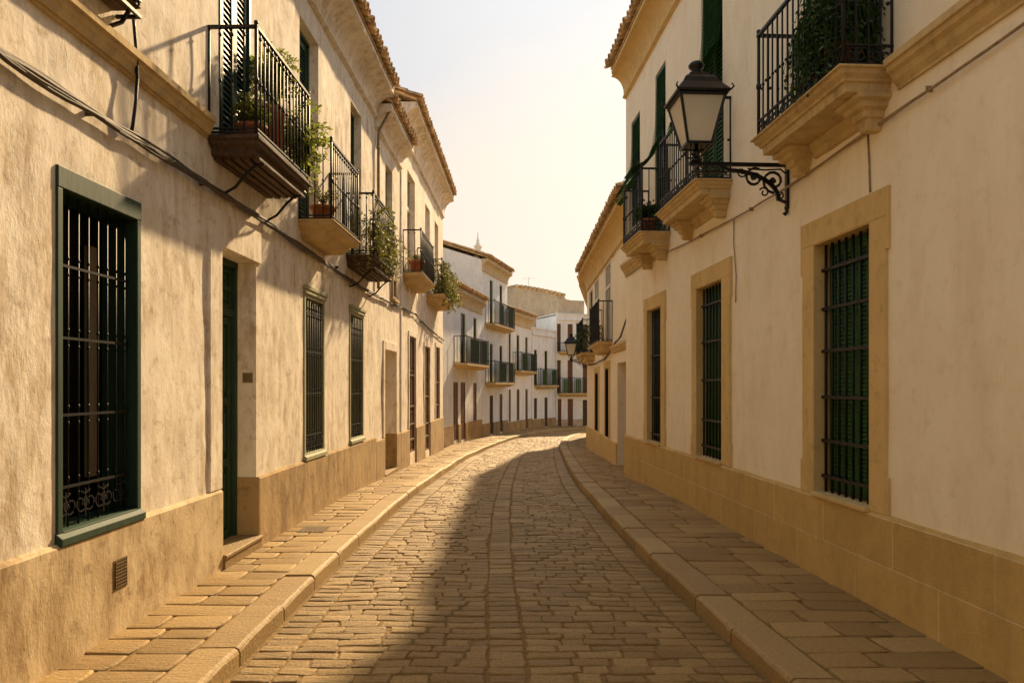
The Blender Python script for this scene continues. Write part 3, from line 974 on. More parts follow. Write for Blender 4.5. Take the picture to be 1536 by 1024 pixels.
def surround(f, Y0, Y1, z1, w0, w1, zt, zb, mat, d=0.026):
    """Eared ochre band painted and rendered round a window."""
    u0, u1 = f.u(Y0), f.u(Y1)
    mb = f.mb()
    e = 0.035
    for a, b, lo in ((u0 - w0, u0, True), (u1, u1 + w1, False)):
        mb.box(a, b, -0.02, d, zb, z1)
    mb.box(u0 - w0, u1 + w1, -0.02, d + 0.0004, z1 + 0.0004, zt)
    mb.box(u0 - w0 - e, u0 - w0 - 0.0003, -0.02, d, zt - 0.46, zt - 0.0); mb.box(u1 + w1 + 0.0003, u1 + w1 + e, -0.02, d, zt - 0.46, zt)
    mb.box(u0 - w0 - e, u0 - w0 - 0.0003, -0.02, d, zb, zb + 0.28); mb.box(u1 + w1 + 0.0003, u1 + w1 + e, -0.02, d, zb, zb + 0.28)
    mb.box(u0 - 0.0005, u0 + 0.010, -0.129, d - 0.001, zb + 0.002, z1 - 0.001); mb.box(u1 - 0.010, u1 + 0.0005, -0.129, d - 0.001, zb + 0.002, z1 - 0.001); mb.box(u0 + 0.0105, u1 - 0.0105, -0.129, d - 0.001, z1 - 0.010, z1)
    return mb.build('surround', mat, f.root, 0.005)

def shuttered_window(f, Y0, Y1, z0, z1, hz, nb, gd=-0.07):
    """Deep window: iron bars near the wall face, green louvred shutters behind."""
    u0, u1 = f.u(Y0), f.u(Y1)
    mb = f.mb()
    frame_mb(mb, u0, u1, z0, z1, 0.03, -0.20, -0.13)
    w = mb.build('window', M['green_dark'], f.root, 0.003)
    sl = f.mb(); sl.box(u0 + 0.001, u1 - 0.001, -0.128, 0.062, z0 - 0.03, z0 + 0.004); sl.build('sill', M['stone'], w, 0.004)
    cu = (u0 + u1) / 2
    for a, b in ((u0 + 0.032, cu - 0.003), (cu + 0.003, u1 - 0.032)):
        s = f.mb(); louvre_mb(s, a, b, z0 + 0.03, z1 - 0.03, -0.165, 0.035, 0.036, 0.055); s.build('shutter', M['green_blind'], w)
    bk = f.mb(); bk.box(u0, u1, -0.215, -0.205, z0, z1); bk.build('pane', M['pane'], w)
    g = f.mb()
    for i in range(nb):
        u = u0 + (u1 - u0) * (i + 0.5) / nb
        g.tube([(u, gd, z0 - 0.01), (u, gd, z1 - 0.004)], 0.0125, 6)
    for z in hz:
        g.box(u0 - 0.0, u1 + 0.0, gd - 0.016, gd + 0.020, z - 0.013, z + 0.013)
        for i in range(nb):
            g.ball((u0 + (u1 - u0) * (i + 0.5) / nb, gd, z), 0.023, 6)
    g.build('grille', M['iron'], w)
    return w

def balcony_door(f, Y0, Y1, z0, z1, depth, mat=None, louvre=True, glazed=False):
    u0, u1 = f.u(Y0), f.u(Y1); cu = (u0 + u1) / 2
    mb = f.mb(); frame_mb(mb, u0, u1, z0, z1, 0.05, -depth, -depth + 0.06, bottom=False)
    if glazed:
        zt = z0 + (z1 - z0) * 0.68
        mb.box(u0 + 0.05, u1 - 0.05, -depth, -depth + 0.058, zt, zt + 0.09)
        mb.box(cu - 0.035, cu + 0.035, -depth, -depth + 0.055, z0, z1 - 0.05)
    d = mb.build('balcony_door', mat or M['green_dark'], f.root, 0.004)
    bk = f.mb(); bk.box(u0, u1, -depth - 0.015, -depth - 0.006, z0, z1); bk.build('pane', M['pane_light'] if glazed else M['pane'], d)
    if louvre:
        for a, b in ((u0 + 0.052, cu - 0.002), (cu + 0.002, u1 - 0.052)):
            s = f.mb(); louvre_mb(s, a, b, z0 + 0.02, z1 - 0.06, -depth + 0.004); s.build('shutter', mat or M['green_dark'], d)
    return d

def roll_blind(f, Y0, Y1, path, parent, mat):
    """Slatted roll-up blind hung from the lintel and thrown out over the railing."""
    u0, u1 = f.u(Y0), f.u(Y1)
    mb = f.mb()
    pts = [Vector((0, d, z)) for d, z in path]
    fine = []
    for i in range(len(pts) - 1):
        n = max(1, round((pts[i + 1] - pts[i]).length / 0.048))
        fine += [pts[i].lerp(pts[i + 1], k / n) for k in range(n)]
    fine.append(pts[-1])
    for a, b in zip(fine[:-1], fine[1:]):
        e = b - a; nrm = Vector((0, -e.z, e.y)).normalized() * 0.006
        b2 = a + e * 0.80 + nrm * 2.6
        for q0, q1 in ((u0, u1),):
            mb.hexa([(q0, *(a - nrm)[1:]), (q1, *(a - nrm)[1:]), (q1, *(a + nrm)[1:]), (q0, *(a + nrm)[1:]),
                     (q0, *(b2 - nrm * 0.3)[1:]), (q1, *(b2 - nrm * 0.3)[1:]), (q1, *(b2 + nrm)[1:]), (q0, *(b2 + nrm)[1:])])
    for uu in (u0 + 0.12, (u0 + u1) / 2, u1 - 0.12):
        mb.tube([tuple(p + Vector((uu, 0, 0))) for p in fine], 0.006, 4)
    return mb.build('blind', mat, parent)

def plain_opening(f, u0, u1, z0, z1, depth, mat, kind='window', hz=(), glazed=False):
    """A small far window or door: frame with its leaves set back in the reveal."""
    mb = f.mb(); frame_mb(mb, u0, u1, z0, z1, 0.045, -depth, -depth + 0.05, bottom=(kind != 'door'))
    cu = (u0 + u1) / 2
    w = mb.build(kind, mat, f.root)
    lf = f.mb()
    if glazed:
        lf.box(u0 + 0.04, u1 - 0.04, -depth - 0.01, -depth, z0, z1 - 0.04)
        lf.build('pane', M['pane'], w)
    else:
        for a, b in ((u0 + 0.045, cu - 0.006), (cu + 0.006, u1 - 0.045)):
            panel_leaf(lf, a, b, z0 + 0.02, z1 - 0.046, -depth - 0.01, (0.35, 0.72), 0.045, 0.05)
        lf.build('leaf', mat, w)
    if hz:
        g = f.mb()
        for i in range(5):
            u = u0 + (u1 - u0) * (i + 0.5) / 5
            g.tube([(u, -0.03, z0), (u, -0.03, z1)], 0.008, 4)
        for z in hz: g.box(u0, u1, -0.04, -0.005, z - 0.02, z + 0.02)
        g.build('grille', M['bronze'], w)
    return w

# ------------------------------------------------------------------ the row of cream houses on the sunny side
XL = lambda Y: -2.767 + 0.02 * Y
h1 = Facade('townhouse', (XL(-8), -8), (XL(13.35), 13.35), -1,
            'long weathered cream townhouse with a wide green-framed barred window and tall green door', 'house')
HW1 = (4.305, 5.24, 0.73, 2.95); HD1 = (6.62, 7.50, -0.02, 2.90)
HW2 = (9.09, 10.01, 0.74, 2.85); HW3 = (11.44, 12.40, 0.76, 2.87)
UP1 = (6.60, 7.34, 3.84, 6.17); UP2 = (8.93, 9.74, 3.67, 6.17); UP3 = (11.52, 12.27, 3.66, 6.13); UP0 = (3.45, 4.75, 4.28, 6.0)
def holes(f, lst): return [(f.u(a), f.u(b), c, d, dep) for (a, b, c, d), dep in lst]
wall(h1, -1.3, 7.05, holes(h1, [(HW1, 0.32), (HD1, 0.34), (HW2, 0.30), (HW3, 0.30), (UP1, 0.20), (UP2, 0.26), (UP3, 0.26), (UP0, 0.25)]), 7, 3.3, 0.36, M['plaster_cream'], 0.09, 0.010, 5)
plinth(h1, [(0, h1.u(6.60), 0.715)], M['plinth_worn']); plinth(h1, [(h1.u(7.52), h1.L, 0.715)], M['plinth_tan'])
roof(h1, 7.10, 0.40, 3.3, 7, 0.36, 3)
cornice(h1, 7.08, 0.40, 0.58, M['plaster_pale'])
string_course(h1, 3.96, 0, h1.u(6.33), M['stone'], 0.17, 0.09)
w = barred_window(h1, *HW1, M['green_paint'], scroll=(0.82, 1.00), nb=8, hz=(1.03, 1.47, 1.94, 2.38), curtain=(4.97, 5.07), gd=-0.055)
barred_window(h1, *HW2, M['sage_paint'], scroll=(0.83, 0.99), nb=8, hz=(1.02, 1.55, 2.08, 2.58), cap=True, sw=0.06, tw=0.10, gd=-0.01)
barred_window(h1, *HW3, M['sage_paint'], scroll=(0.85, 1.00), nb=8, hz=(1.03, 1.52, 2.06, 2.52), cap=True, sw=0.06, tw=0.10, gd=-0.01)
# panelled door, step, raised band beside it
u0, u1 = h1.u(HD1[0]), h1.u(HD1[1])
mb = h1.mb(); frame_mb(mb, u0, u1, 0.12, 2.90, 0.06, -0.30, -0.19, 0.07, bottom=False)
mb.box(u0 + 0.06, u1 - 0.06, -0.30, -0.20, 2.34, 2.41)
door = mb.build('door', M['green_paint'], h1.root, 0.004)
cu = (u0 + u1) / 2
for a, b in ((u0 + 0.062, cu - 0.003), (cu + 0.003, u1 - 0.062)):
    lf = h1.mb(); panel_leaf(lf, a, b, 0.13, 2.335, -0.275, (0.34, 0.62)); lf.build('door_leaf', M['green_paint'], door, 0.004)
tr = h1.mb()
panel_leaf(tr, u0 + 0.062, cu - 0.003, 2.412, 2.825, -0.275, (0.5,), 0.05, 0.05); panel_leaf(tr, cu + 0.003, u1 - 0.062, 2.412, 2.825, -0.275, (0.5,), 0.05, 0.05)
tr.build('transom', M['green_paint'], door, 0.004)
hd = h1.mb(); hd.tube([(cu + 0.05, -0.225, 1.12), (cu + 0.05, -0.185, 1.12), (cu + 0.05, -0.185, 1.0), (cu + 0.05, -0.225, 1.0)], 0.008, 6); hd.build('handle', M['bronze'], door)
hd = h1.mb(); hd.ball((cu - 0.06, -0.215, 1.08), 0.024, 8); hd.build('knob', M['bronze'], door)
st = h1.mb(); st.profile([(-0.34, -0.3), (0.055, -0.3), (0.055, 0.085), (0.07, 0.09), (0.07, 0.118), (0.062, 0.124), (-0.34, 0.13)], u0 - 0.02, u1 + 0.02)
st.build('doorstep', M['kerb'], h1.root, 0.006)
rv = h1.mb()                                                   # tan dado carried round into the door reveal
rv.box(u1 - 0.012, u1 + 0.001, -0.19, 0.035, 0.13, 0.715)
rv.build('reveal_dado', M['plinth_tan'], h1.root)
bd = h1.mb(); bd.box(h1.u(6.36), u0, -0.01, 0.024, 0.72, 3.22); bd.box(u0, u1 + 0.10, -0.01, 0.022, 2.902, 3.22)
bd.build('door_band', M['plaster_cream'], h1.root, 0.008)
vg = h1.mb(); a, b = h1.u(4.85), h1.u(5.01)
vg.box(a, b, 0.030, 0.040, 0.29, 0.49)
for i in range(8): vg.box(a + 0.012, b - 0.012, 0.040, 0.046, 0.305 + 0.022 * i, 0.315 + 0.022 * i)
for i in range(6): vg.box(a + 0.015 + 0.026 * i, a + 0.021 + 0.026 * i, 0.040, 0.0445, 0.30, 0.48)
vg.build('vent_grate', M['bronze'], h1.root)
stub = h1.mb(); stub.box(h1.u(8.72), h1.u(8.80), 0.0, 0.07, 2.86, 3.10); stub.build('spout', M['plaster_cream'], h1.root, 0.012)
# first floor
balcony_door(h1, *UP1, 0.05); balcony_door(h1, *UP2, 0.18); balcony_door(h1, *UP3, 0.18)
balcony_door(h1, *UP0, 0.15)
b1 = balcony_wood(h1, h1.u(6.37), h1.u(7.90), 0.43, 3.83)
b2 = balcony_stone(h1, h1.u(8.87), h1.u(10.29), 0.42, 3.66, M['stone'])
b3 = balcony_wood(h1, h1.u(11.23), h1.u(12.97), 0.43, 3.66)
# projecting iron window cage near the top of the picture, on a stone ledge
cage = h1.mb(); a, b = h1.u(3.30), h1.u(4.95)
cage.loft(a, b, 0.14, [(-0.05, 4.15), (-0.02, 4.17), (0.0, 4.185), (0.02, 4.20)])
cg = cage.build('window_ledge', M['old_wood'], h1.root, 0.004)
gm = h1.mb()
for i in range(13):
    u = a + 0.02 + (b - a - 0.04) * i / 12; gm.tube([(u, 0.16, 4.20), (u, 0.16, 6.0)], 0.008, 5)
for d in (0.05, 0.11):
    for u in (a + 0.02, b - 0.02): gm.tube([(u, d, 4.20), (u, d, 6.0)], 0.008, 5)
gm.ribbon([(a + 0.1, 0.0, 4.02), (a + 0.1, 0.09, 4.05), (a + 0.1, 0.16, 4.16)], 0.02, 0.02); gm.ribbon([(b - 0.1, 0.0, 4.02), (b - 0.1, 0.09, 4.05), (b - 0.1, 0.16, 4.16)], 0.02, 0.02)
for z in (4.13, 4.24, 4.40, 5.1, 5.9):
    gm.box(a, b, 0.15, 0.172, z - 0.012, z + 0.012); gm.box(a, a + 0.02, 0, 0.15, z - 0.012, z + 0.012); gm.box(b - 0.02, b, 0, 0.15, z - 0.012, z + 0.012)
scroll_band(gm, a + 0.02, b - 0.02, 4.25, 4.39, 0.165, 0.006)
gm.build('window_cage', M['iron'], cg)

h2 = Facade('row_house', (XL(13.36), 13.36), (XL(16.0), 16.0), -1,
            'narrow cream house with lower tiled eave and plain tan doorway between two taller houses', 'house')
HD2 = (14.20, 15.45, -0.30, 2.35); UP4 = (14.36, 15.10, 4.0, 6.02); SM = (14.95, 15.35, 3.42, 3.86)
wall(h2, -1.3, 6.80, holes(h2, [(HD2, 0.42), (UP4, 0.25)]), 7, 3.0, 0.34, M['plaster_cream'], 0.10, 0.014, 31)
plinth(h2, [(0, h2.u(14.18), 0.64), (h2.u(15.47), h2.L, 0.64)], M['plinth_tan'])
roof(h2, 6.86, 0.36, 3.0, 7, 0.34, 3); cornice(h2, 6.84, 0.36, 0.50, M['plaster_pale'])
balcony_door(h2, *UP4, 0.18)
u0, u1 = h2.u(HD2[0]), h2.u(HD2[1])
plain_opening(h2, u0, u1, -0.08, 2.35, 0.38, M['tan_door'], 'door')
mb = h2.mb(); mb.box(u0 - 0.16, u0, -0.01, 0.03, 0.64, 2.52); mb.box(u1, u1 + 0.12, -0.01, 0.03, 0.64, 2.52); mb.box(u0, u1, -0.01, 0.03, 2.352, 2.52); mb.build('surround', M['plaster_pale'], h2.root, 0.008)
mb = h2.mb(); mb.box(u0 - 0.02, u1 + 0.02, -0.42, 0.05, -0.5, -0.07); mb.build('doorstep', M['kerb'], h2.root, 0.008)
mb = h2.mb(); mb.box(u1 - 0.012, u1 + 0.001, -0.32, 0.035, -0.06, 0.64); mb.build('reveal_dado', M['plinth_tan'], h2.root)
mb = h2.mb(); a, b = h2.u(SM[0]), h2.u(SM[1]); frame_mb(mb, a, b, SM[2], SM[3], 0.05, -0.01, 0.05); mb.box(a - 0.05, b + 0.05, -0.01, 0.10, SM[2] - 0.05, SM[2] - 0.001)
dp = h2.mb(); dp.tube([(0.07, 0.25, 6.66), (0.07, 0.06, 6.30), (0.07, 0.05, 6.15), (0.07, 0.05, 3.42)], 0.028, 8)
for z in (6.0, 5.0, 4.0): dp.tube([(0.07, 0.05, z - 0.02), (0.07, 0.05, z + 0.02)], 0.036, 8)
dp.build('downpipe', M['cable_tan'], h2.root)
wv = mb.build('window', M['stone'], h2.root, 0.004); mb = h2.mb(); mb.box(a + 0.05, b - 0.05, 0.004, 0.012, SM[2] + 0.05, SM[3] - 0.05); mb.build('pane', M['pane'], wv)

h3 = Facade('tall_house', (XL(16.01), 16.01), (XL(24.2), 24.2), -1,
            'tall cream house with deep pale cornice, glazed upper windows and brown barred street-level openings', 'house')
G1 = (17.2, 18.2, 0.04, 2.82); G2 = (19.8, 20.85, -0.15, 2.72); G3 = (22.2, 23.2, 0.33, 2.83)
V1 = (17.0, 18.15, 4.19, 6.66); V2 = (20.0, 20.95, 4.19, 6.62); V3 = (22.05, 22.95, 4.19, 6.62)
wall(h3, -1.3, 7.85, holes(h3, [(G1, 0.25), (G2, 0.25), (G3, 0.25), (V1, 0.22), (V2, 0.22), (V3, 0.22)]), 7, 3.2, 0.36, M['plaster_pale'], 0.12, 0.014, 77)
plinth(h3, [(0, h3.u(17.18), 0.62), (h3.u(18.22), h3.u(19.78), 0.62), (h3.u(20.87), h3.L, 0.62)], M['plinth_tan'])
roof(h3, 7.92, 0.42, 3.2, 7, 0.36, 3); cornice(h3, 7.90, 0.42, 0.75, M['plaster_pale'])
for g, hz in ((G1, (0.35, 0.72, 1.15, 1.9)), (G2, (0.25, 0.60, 1.35)), (G3, (1.05, 1.75))):
    plain_opening(h3, h3.u(g[0]), h3.u(g[1]), g[2], g[3], 0.07, M['brown_wood'], 'window', hz)
    mb = h3.mb(); a, b = h3.u(g[0]), h3.u(g[1])
    mb.box(a - 0.10, a, -0.01, 0.026, 0.63, g[3] + 0.12); mb.box(b, b + 0.10, -0.01, 0.026, 0.63, g[3] + 0.12); mb.box(a, b, -0.01, 0.026, g[3] + 0.001, g[3] + 0.12)
    mb.build('surround', M['plaster_pale'], h3.root, 0.008)
for v in (V1, V2, V3): balcony_door(h3, *v, 0.16, M['white_paint'], False, True)
b4 = balcony_stone(h3, h3.u(16.4), h3.u(18.6), 0.42, 4.18, M['stone'], 0.95, True, 0.12)
b5 = balcony_stone(h3, h3.u(20.2), h3.u(23.0), 0.45, 4.18, M['stone'], 0.95, True, 0.12)
pil = h3.mb(); pil.box(0.02, 0.16, -0.01, 0.03, 0.63, 7.1); pil.build('pilaster', M['plaster_pale'], h3.root, 0.008)

# ------------------------------------------------------------------ the shaded cream and ochre house opposite
XR = lambda Y: 3.067 - 0.0591 * Y
r1 = Facade('corner_house', (XR(-8), -8), (XR(14.3), 14.3), 1,
            'large smooth peach house with ochre window surrounds, ochre block plinth and moulded stone balconies', 'house')
RW1 = (5.57, 6.48, 0.72, 2.89); RW2 = (8.83, 9.82, 0.72, 2.94); RW3 = (11.63, 12.54, 0.72, 2.92)
UB1 = (5.62, 6.52, 3.96, 6.5); UA = (8.86, 9.67, 4.07, 6.75); UB = (11.42, 12.05, 4.0, 6.72); UC = (13.13, 13.83, 4.6, 6.58)
wall(r1, -1.3, 7.80, holes(r1, [(RW1, 0.24), (RW2, 0.24), (RW3, 0.24), (UB1, 0.2), (UA, 0.14), (UB, 0.14), (UC, 0.14)]), 8, 3.6, 0.36, M['plaster_peach'], 0.14, 0.006, 11)
plinth(r1, [(0, r1.L, 0.70)], M['plinth_ochre'], proud=0.04)
roof(r1, 7.86, 0.34, 3.6, 8, 0.36, 3); cornice(r1, 7.84, 0.34, 0.62, M['ochre'])
string_course(r1, 3.96, 0, r1.u(5.22), M['stone'], 0.21, 0.12)
string_course(r1, 3.99, r1.u(12.75), r1.L, M['stone'], 0.21, 0.12)
for rw, hz, wa, wb, nb in ((RW1, (0.86, 1.17, 1.55, 1.95, 2.32, 2.66), 0.21, 0.21, 8), (RW2, (0.86, 1.20, 1.72, 2.22, 2.70), 0.27, 0.20, 8), (RW3, (0.84, 1.45, 2.15), 0.21, 0.20, 7)):
    shuttered_window(r1, *rw, hz, nb, -0.065)
    surround(r1, rw[0], rw[1], rw[3], wa, wb, rw[3] + 0.215, 0.702, M['ochre'])
balcony_door(r1, *UB1, 0.10, M['green_dark'])
da = balcony_door(r1, *UA, 0.08, M['green_blind']); db = balcony_door(r1, *UB, 0.08, M['green_dark']); dc = balcony_door(r1, *UC, 0.08, M['green_dark'])
roll_blind(r1, 8.90, 9.63, [(-0.03, 6.72), (-0.01, 6.2), (0.03, 5.85), (0.12, 5.55), (0.27, 5.30), (0.38, 5.12), (0.43, 5.05), (0.45, 4.98), (0.44, 4.90)], da, M['blind'])
roll_blind(r1, 11.45, 12.02, [(-0.03, 6.69), (0.0, 5.9), (0.05, 5.55), (0.16, 5.28), (0.34, 5.12), (0.46, 5.07), (0.52, 5.02), (0.53, 4.93), (0.49, 4.86), (0.42, 4.85)], db, M['blind'])
roll_blind(r1, 13.16, 13.80, [(-0.03, 6.55), (0.0, 5.9), (0.06, 5.6), (0.16, 5.38), (0.26, 5.24), (0.30, 5.14), (0.28, 5.06), (0.20, 5.03)], dc, M['blind'])
rb1 = balcony_corbelled(r1, r1.u(5.27), r1.u(6.87), 0.40, 3.94, M['stone'])
rb2 = balcony_corbelled(r1, r1.u(8.54), r1.u(10.30), 0.42, 4.05, M['stone'])
rb3 = balcony_corbelled(r1, r1.u(11.15), r1.u(12.50), 0.46, 3.99, M['stone'])

r2 = Facade('low_house', (2.44, 14.33), (2.56, 25.0), 1,
            'lower peach house with deep ochre cornice, set back past the corner of the bigger house', 'house')
RD = (15.6, 17.2, -0.45, 2.17); RG1 = (18.75, 19.55, 0.22, 2.10); RG2 = (21.3, 22.2, 0.15, 2.02)
RU1 = (18.45, 19.55, 2.78, 4.80); RU2 = (21.25, 22.35, 2.78, 4.79); RU3 = (23.1, 24.2, 2.70, 4.70)
wall(r2, -1.5, 5.42, holes(r2, [(RD, 0.4), (RG1, 0.2), (RG2, 0.2), (RU1, 0.18), (RU2, 0.18), (RU3, 0.18)]), 7, 3.0, 0.34, M['plaster_peach'], 0.25, 0.008, 51)
plinth(r2, [(0, r2.u(15.58), 0.40), (r2.u(17.22), r2.L, 0.30)], M['ochre'], -1.5)
roof(r2, 5.50, 0.36, 3.0, 7, 0.34, 3); cornice(r2, 5.48, 0.36, 0.66, M['ochre'])
plain_opening(r2, r2.u(RD[0]), r2.u(RD[1]), -0.25, RD[3], 0.34, M['tan_door'], 'door')
for g in (RG1, RG2):
    plain_opening(r2, r2.u(g[0]), r2.u(g[1]), g[2], g[3], 0.035, M['iron'], 'window', (), True)
    mb = r2.mb(); a, b = r2.u(g[0]), r2.u(g[1]); mb.box(a - 0.2, a, -0.01, 0.026, 0.32, g[3] + 0.18); mb.box(b, b + 0.2, -0.01, 0.026, 0.32, g[3] + 0.18); mb.box(a, b, -0.01, 0.026, g[3] + 0.001, g[3] + 0.18)
    mb.build('surround', M['ochre'], r2.root, 0.006)
balcony_door(r2, *RU1, 0.05, M['white_paint'], False, True); balcony_door(r2, *RU2, 0.05, M['white_paint'], False, True); balcony_door(r2, *RU3, 0.12, M['green_dark'])
balcony_stone(r2, r2.u(18.1), r2.u(20.4), 0.36, 2.74, M['stone'], 1.0, False, 0.13, 0.26)
rb5 = balcony_stone(r2, r2.u(22.3), r2.u(24.7), 0.40, 2.66, M['stone'], 1.0, False, 0.13, 0.26)
string_course(r2, 2.60, r2.u(14.5), r2.u(18.0), M['stone'], 0.18, 0.10)

r3 = Facade('parapet_house', (2.57, 25.06), (3.75, 33.4), 1,
            'ochre flat-topped house at the outer curve, its parapet jutting past the low house', 'house')
r3h = [((26.2, 27.1, 0.1, 2.0), 0.2), ((29.0, 29.9, 0.1, 2.0), 0.2), ((26.2, 27.1, 2.8, 4.5), 0.2), ((29.0, 29.9, 2.8, 4.5), 0.2)]
wall(r3, -1.6, 5.5, holes(r3, r3h), 6, 3, 0.1, M['ochre'], 0.3, 0.006, 61, flat=True)
for (a, b, c, d), _ in r3h: plain_opening(r3, r3.u(a), r3.u(b), c, d, 0.12, M['green_dark'], 'window')
mb = r3.mb(); mb.profile([(-6.0, 5.42), (0.36, 5.42), (0.36, 5.36), (0.30, 5.30), (0.28, 5.05), (0.20, 4.98), (0.10, 4.80), (-0.01, 4.78), (-0.01, 5.37), (-6.0, 5.37)], 0.02, r3.L); mb.build('parapet', M['ochre'], r3.root)
string_course(r3, 2.55, 0.02, r3.L, M['stone'], 0.22, 0.28)

# ------------------------------------------------------------------ white houses where the street bends
def far_house(name, p0, p1, ze, label, ground, floors, plinth_top, ov=0.32, pitch=0.34, ridge=3.0, corn=None, corn_h=0.5, flat=False, body=6.5, z0=-1.6, gmat=None):
    f = Facade(name, p0, p1, -1, label, 'house')
    hs = [(a, b, c, d, 0.2) for a, b, c, d, k in ground] + [(a, b, fl['z'] + 0.0, fl['top'], 0.2) for fl in floors for a, b in fl['open']]
    wall(f, z0, ze - 0.06, hs, body, ridge, pitch, M['plaster_white'], 0.4, 0.01, p0[1], flat)
    cuts = sorted((a, b) for a, b, c, d, k in ground if c < plinth_top - 0.1)
    sp, x = [], 0.0
    for a, b in cuts:
        if a - 0.02 > x: sp.append((x, a - 0.02, plinth_top))
        x = b + 0.02
    sp.append((x, f.L, plinth_top))
    plinth(f, sp, gmat or M['plinth_tan'], z0)
    for a, b, c, d, k in ground:
        plain_opening(f, a, b, c, d, 0.05, M['brown_wood'] if k != 'dark' else M['old_wood'], 'door' if c < plinth_top else 'window')
    for fl in floors:
        for a, b in fl['open']:
            plain_opening(f, a, b, fl['z'] + 0.01, fl['top'], 0.06, fl.get('mat', M['sage_paint']), 'balcony_door', (), fl.get('glazed', True))
        if 'bal' in fl:
            for q in (fl['bal'] if isinstance(fl['bal'], list) else [fl['bal']]):
                u0, u1, D, h = q
                mb = f.mb(); z = fl['z']
                mb.loft(u0, u1, D, [(-0.22, z - 0.20), (-0.14, z - 0.15), (-0.05, z - 0.10), (0.0, z - 0.08), (0.0, z)])
                b = mb.build('balcony', M['stone'], f.root)
                railing(f, u0 + 0.03, u1 - 0.03, D - 0.03, z, h, b, 0.13, 0.012, False)
                for a2, b2 in fl.get('screen', []):
                    s = f.mb(); n = int((b2 - a2) / 0.045)
                    for i in range(n):
                        uu = a2 + (b2 - a2) * (i + 0.5) / n
                        s.box(uu - 0.019, uu + 0.019, D - 0.062, D - 0.05, z + 0.04, z + h * 0.93 + 0.01 * (i % 3))
                    s.build('reed_screen', M['reed'], b)
    if flat:
        mb = f.mb(); mb.profile([(-body, ze + 0.02), (0.10, ze + 0.02), (0.10, ze - 0.05), (0.05, ze - 0.09), (0.05, ze - 0.30), (0.09, ze - 0.33), (0.09, ze - 0.38), (0.02, ze - 0.44), (-0.01, ze - 0.44), (-0.01, ze - 0.05), (-body, ze - 0.05)], 0.01, f.L - 0.01)
        mb.build('parapet', corn or M['plaster_white'], f.root)
    else:
        roof(f, ze, ov, ridge, body, pitch, 2); cornice(f, ze - 0.02, ov, corn_h, corn or M['tan_cornice'])
    return f

f1 = far_house('white_house', (-2.66, 24.4), (-1.31, 31.55), 5.30, 'low white house with ochre cornice and green-screened balcony beside the last cream house',
    [(2.67, 3.34, -0.4, 1.78, ''), (3.73, 4.45, -0.45, 1.78, ''), (5.76, 6.36, 0.18, 1.76, '')],
    [dict(z=2.48, top=4.45, open=[(3.75, 4.48), (5.80, 6.36)], bal=(2.75, 6.55, 0.5, 1.0), screen=[(3.5, 4.9), (5.3, 6.4)])], 0.20, corn_h=0.6)
f2 = far_house('white_house', (-1.30, 31.6), (-0.23, 35.9), 7.20, 'tallest white house in the bend, three storeys with two green-screened balconies and a roof finial',
    [(1.26, 1.80, -0.55, 1.2, 'dark'), (2.96, 3.47, -0.55, 1.25, '')],
    [dict(z=1.78, top=3.54, open=[(1.26, 1.76), (2.96, 3.47)], bal=(0.55, 4.25, 0.45, 0.95), screen=[(1.5, 2.6), (3.2, 4.1)]),
     dict(z=4.37, top=6.40, open=[(1.26, 1.76), (2.96, 3.47)], bal=(0.55, 4.25, 0.45, 1.0), screen=[(1.6, 2.2), (3.3, 4.1)])], -0.02, corn_h=0.6)
fin = f2.mb(); fin.box(0.78, 1.02, -0.57, -0.33, 7.2, 7.78); fin.box(0.74, 1.06, -0.61, -0.29, 7.78, 7.84)
fin.lathe([(0.09, 7.84), (0.12, 7.92), (0.05, 8.0), (0.08, 8.07), (0.035, 8.16), (0.02, 8.35), (0.008, 8.5)], 0.9, -0.45, 10); fin.build('roof_finial', M['plaster_white'], f2.root)
f3 = far_house('white_house', (-0.21, 35.95), (1.07, 40.4), 5.38, 'low white house with the broad ochre cornice next to the three-storey one',
    [(0.18, 0.53, -0.14, 1.46, ''), (1.63, 2.14, -0.14, 1.46, ''), (3.34, 3.82, -0.68, 1.46, '')],
    [dict(z=2.40, top=4.25, open=[(0.18, 0.55), (1.63, 2.14), (3.34, 3.82)], bal=(0.9, 4.2, 0.45, 0.92), screen=[(1.3, 2.2), (3.0, 4.0)])], -0.15, corn_h=0.65)
f4 = far_house('white_house', (1.10, 40.45), (2.54, 43.15), 4.85, 'white flat-topped house with thin parapet moulding and small railed balcony',
    [(0.26, 0.62, -0.2, 0.95, 'dark'), (1.61, 2.0, -0.7, 0.97, 'dark')],
    [dict(z=1.66, top=3.65, open=[(0.26, 0.62), (1.61, 2.0)], bal=(0.3, 2.75, 0.4, 0.92), screen=[(0.7, 1.2), (1.9, 2.5)])], -0.22, flat=True, body=3.0)
f5 = far_house('white_house', (2.60, 43.22), (7.2, 45.0), 5.9, 'shaded white house closing the end of the street, brown shutters and a long balcony',
    [(0.10, 0.34, -0.75, 0.86, ''), (0.75, 1.10, -0.75, 0.86, ''), (1.75, 2.1, -0.75, 0.8, 'dark')],
    [dict(z=1.2, top=3.15, open=[(0.06, 0.30), (0.75, 1.08), (1.75, 2.1)], bal=(0.08, 4.2, 0.4, 0.9), mat=M['brown_wood'], glazed=False, screen=[(0.3, 0.7), (1.1, 1.5)]),
     dict(z=3.65, top=5.3, open=[(0.06, 0.30), (0.75, 1.08), (1.75, 2.1)], bal=(0.08, 2.6, 0.35, 0.5), mat=M['brown_wood'], glazed=False)], -0.35, flat=True, body=3.0, gmat=M['plaster_old'])
top = f5.mb(); top.box(0.3, 2.0, -1.6, -0.3, 5.86, 6.75); top.build('roof_hut', M['plaster_old'], f5.root)
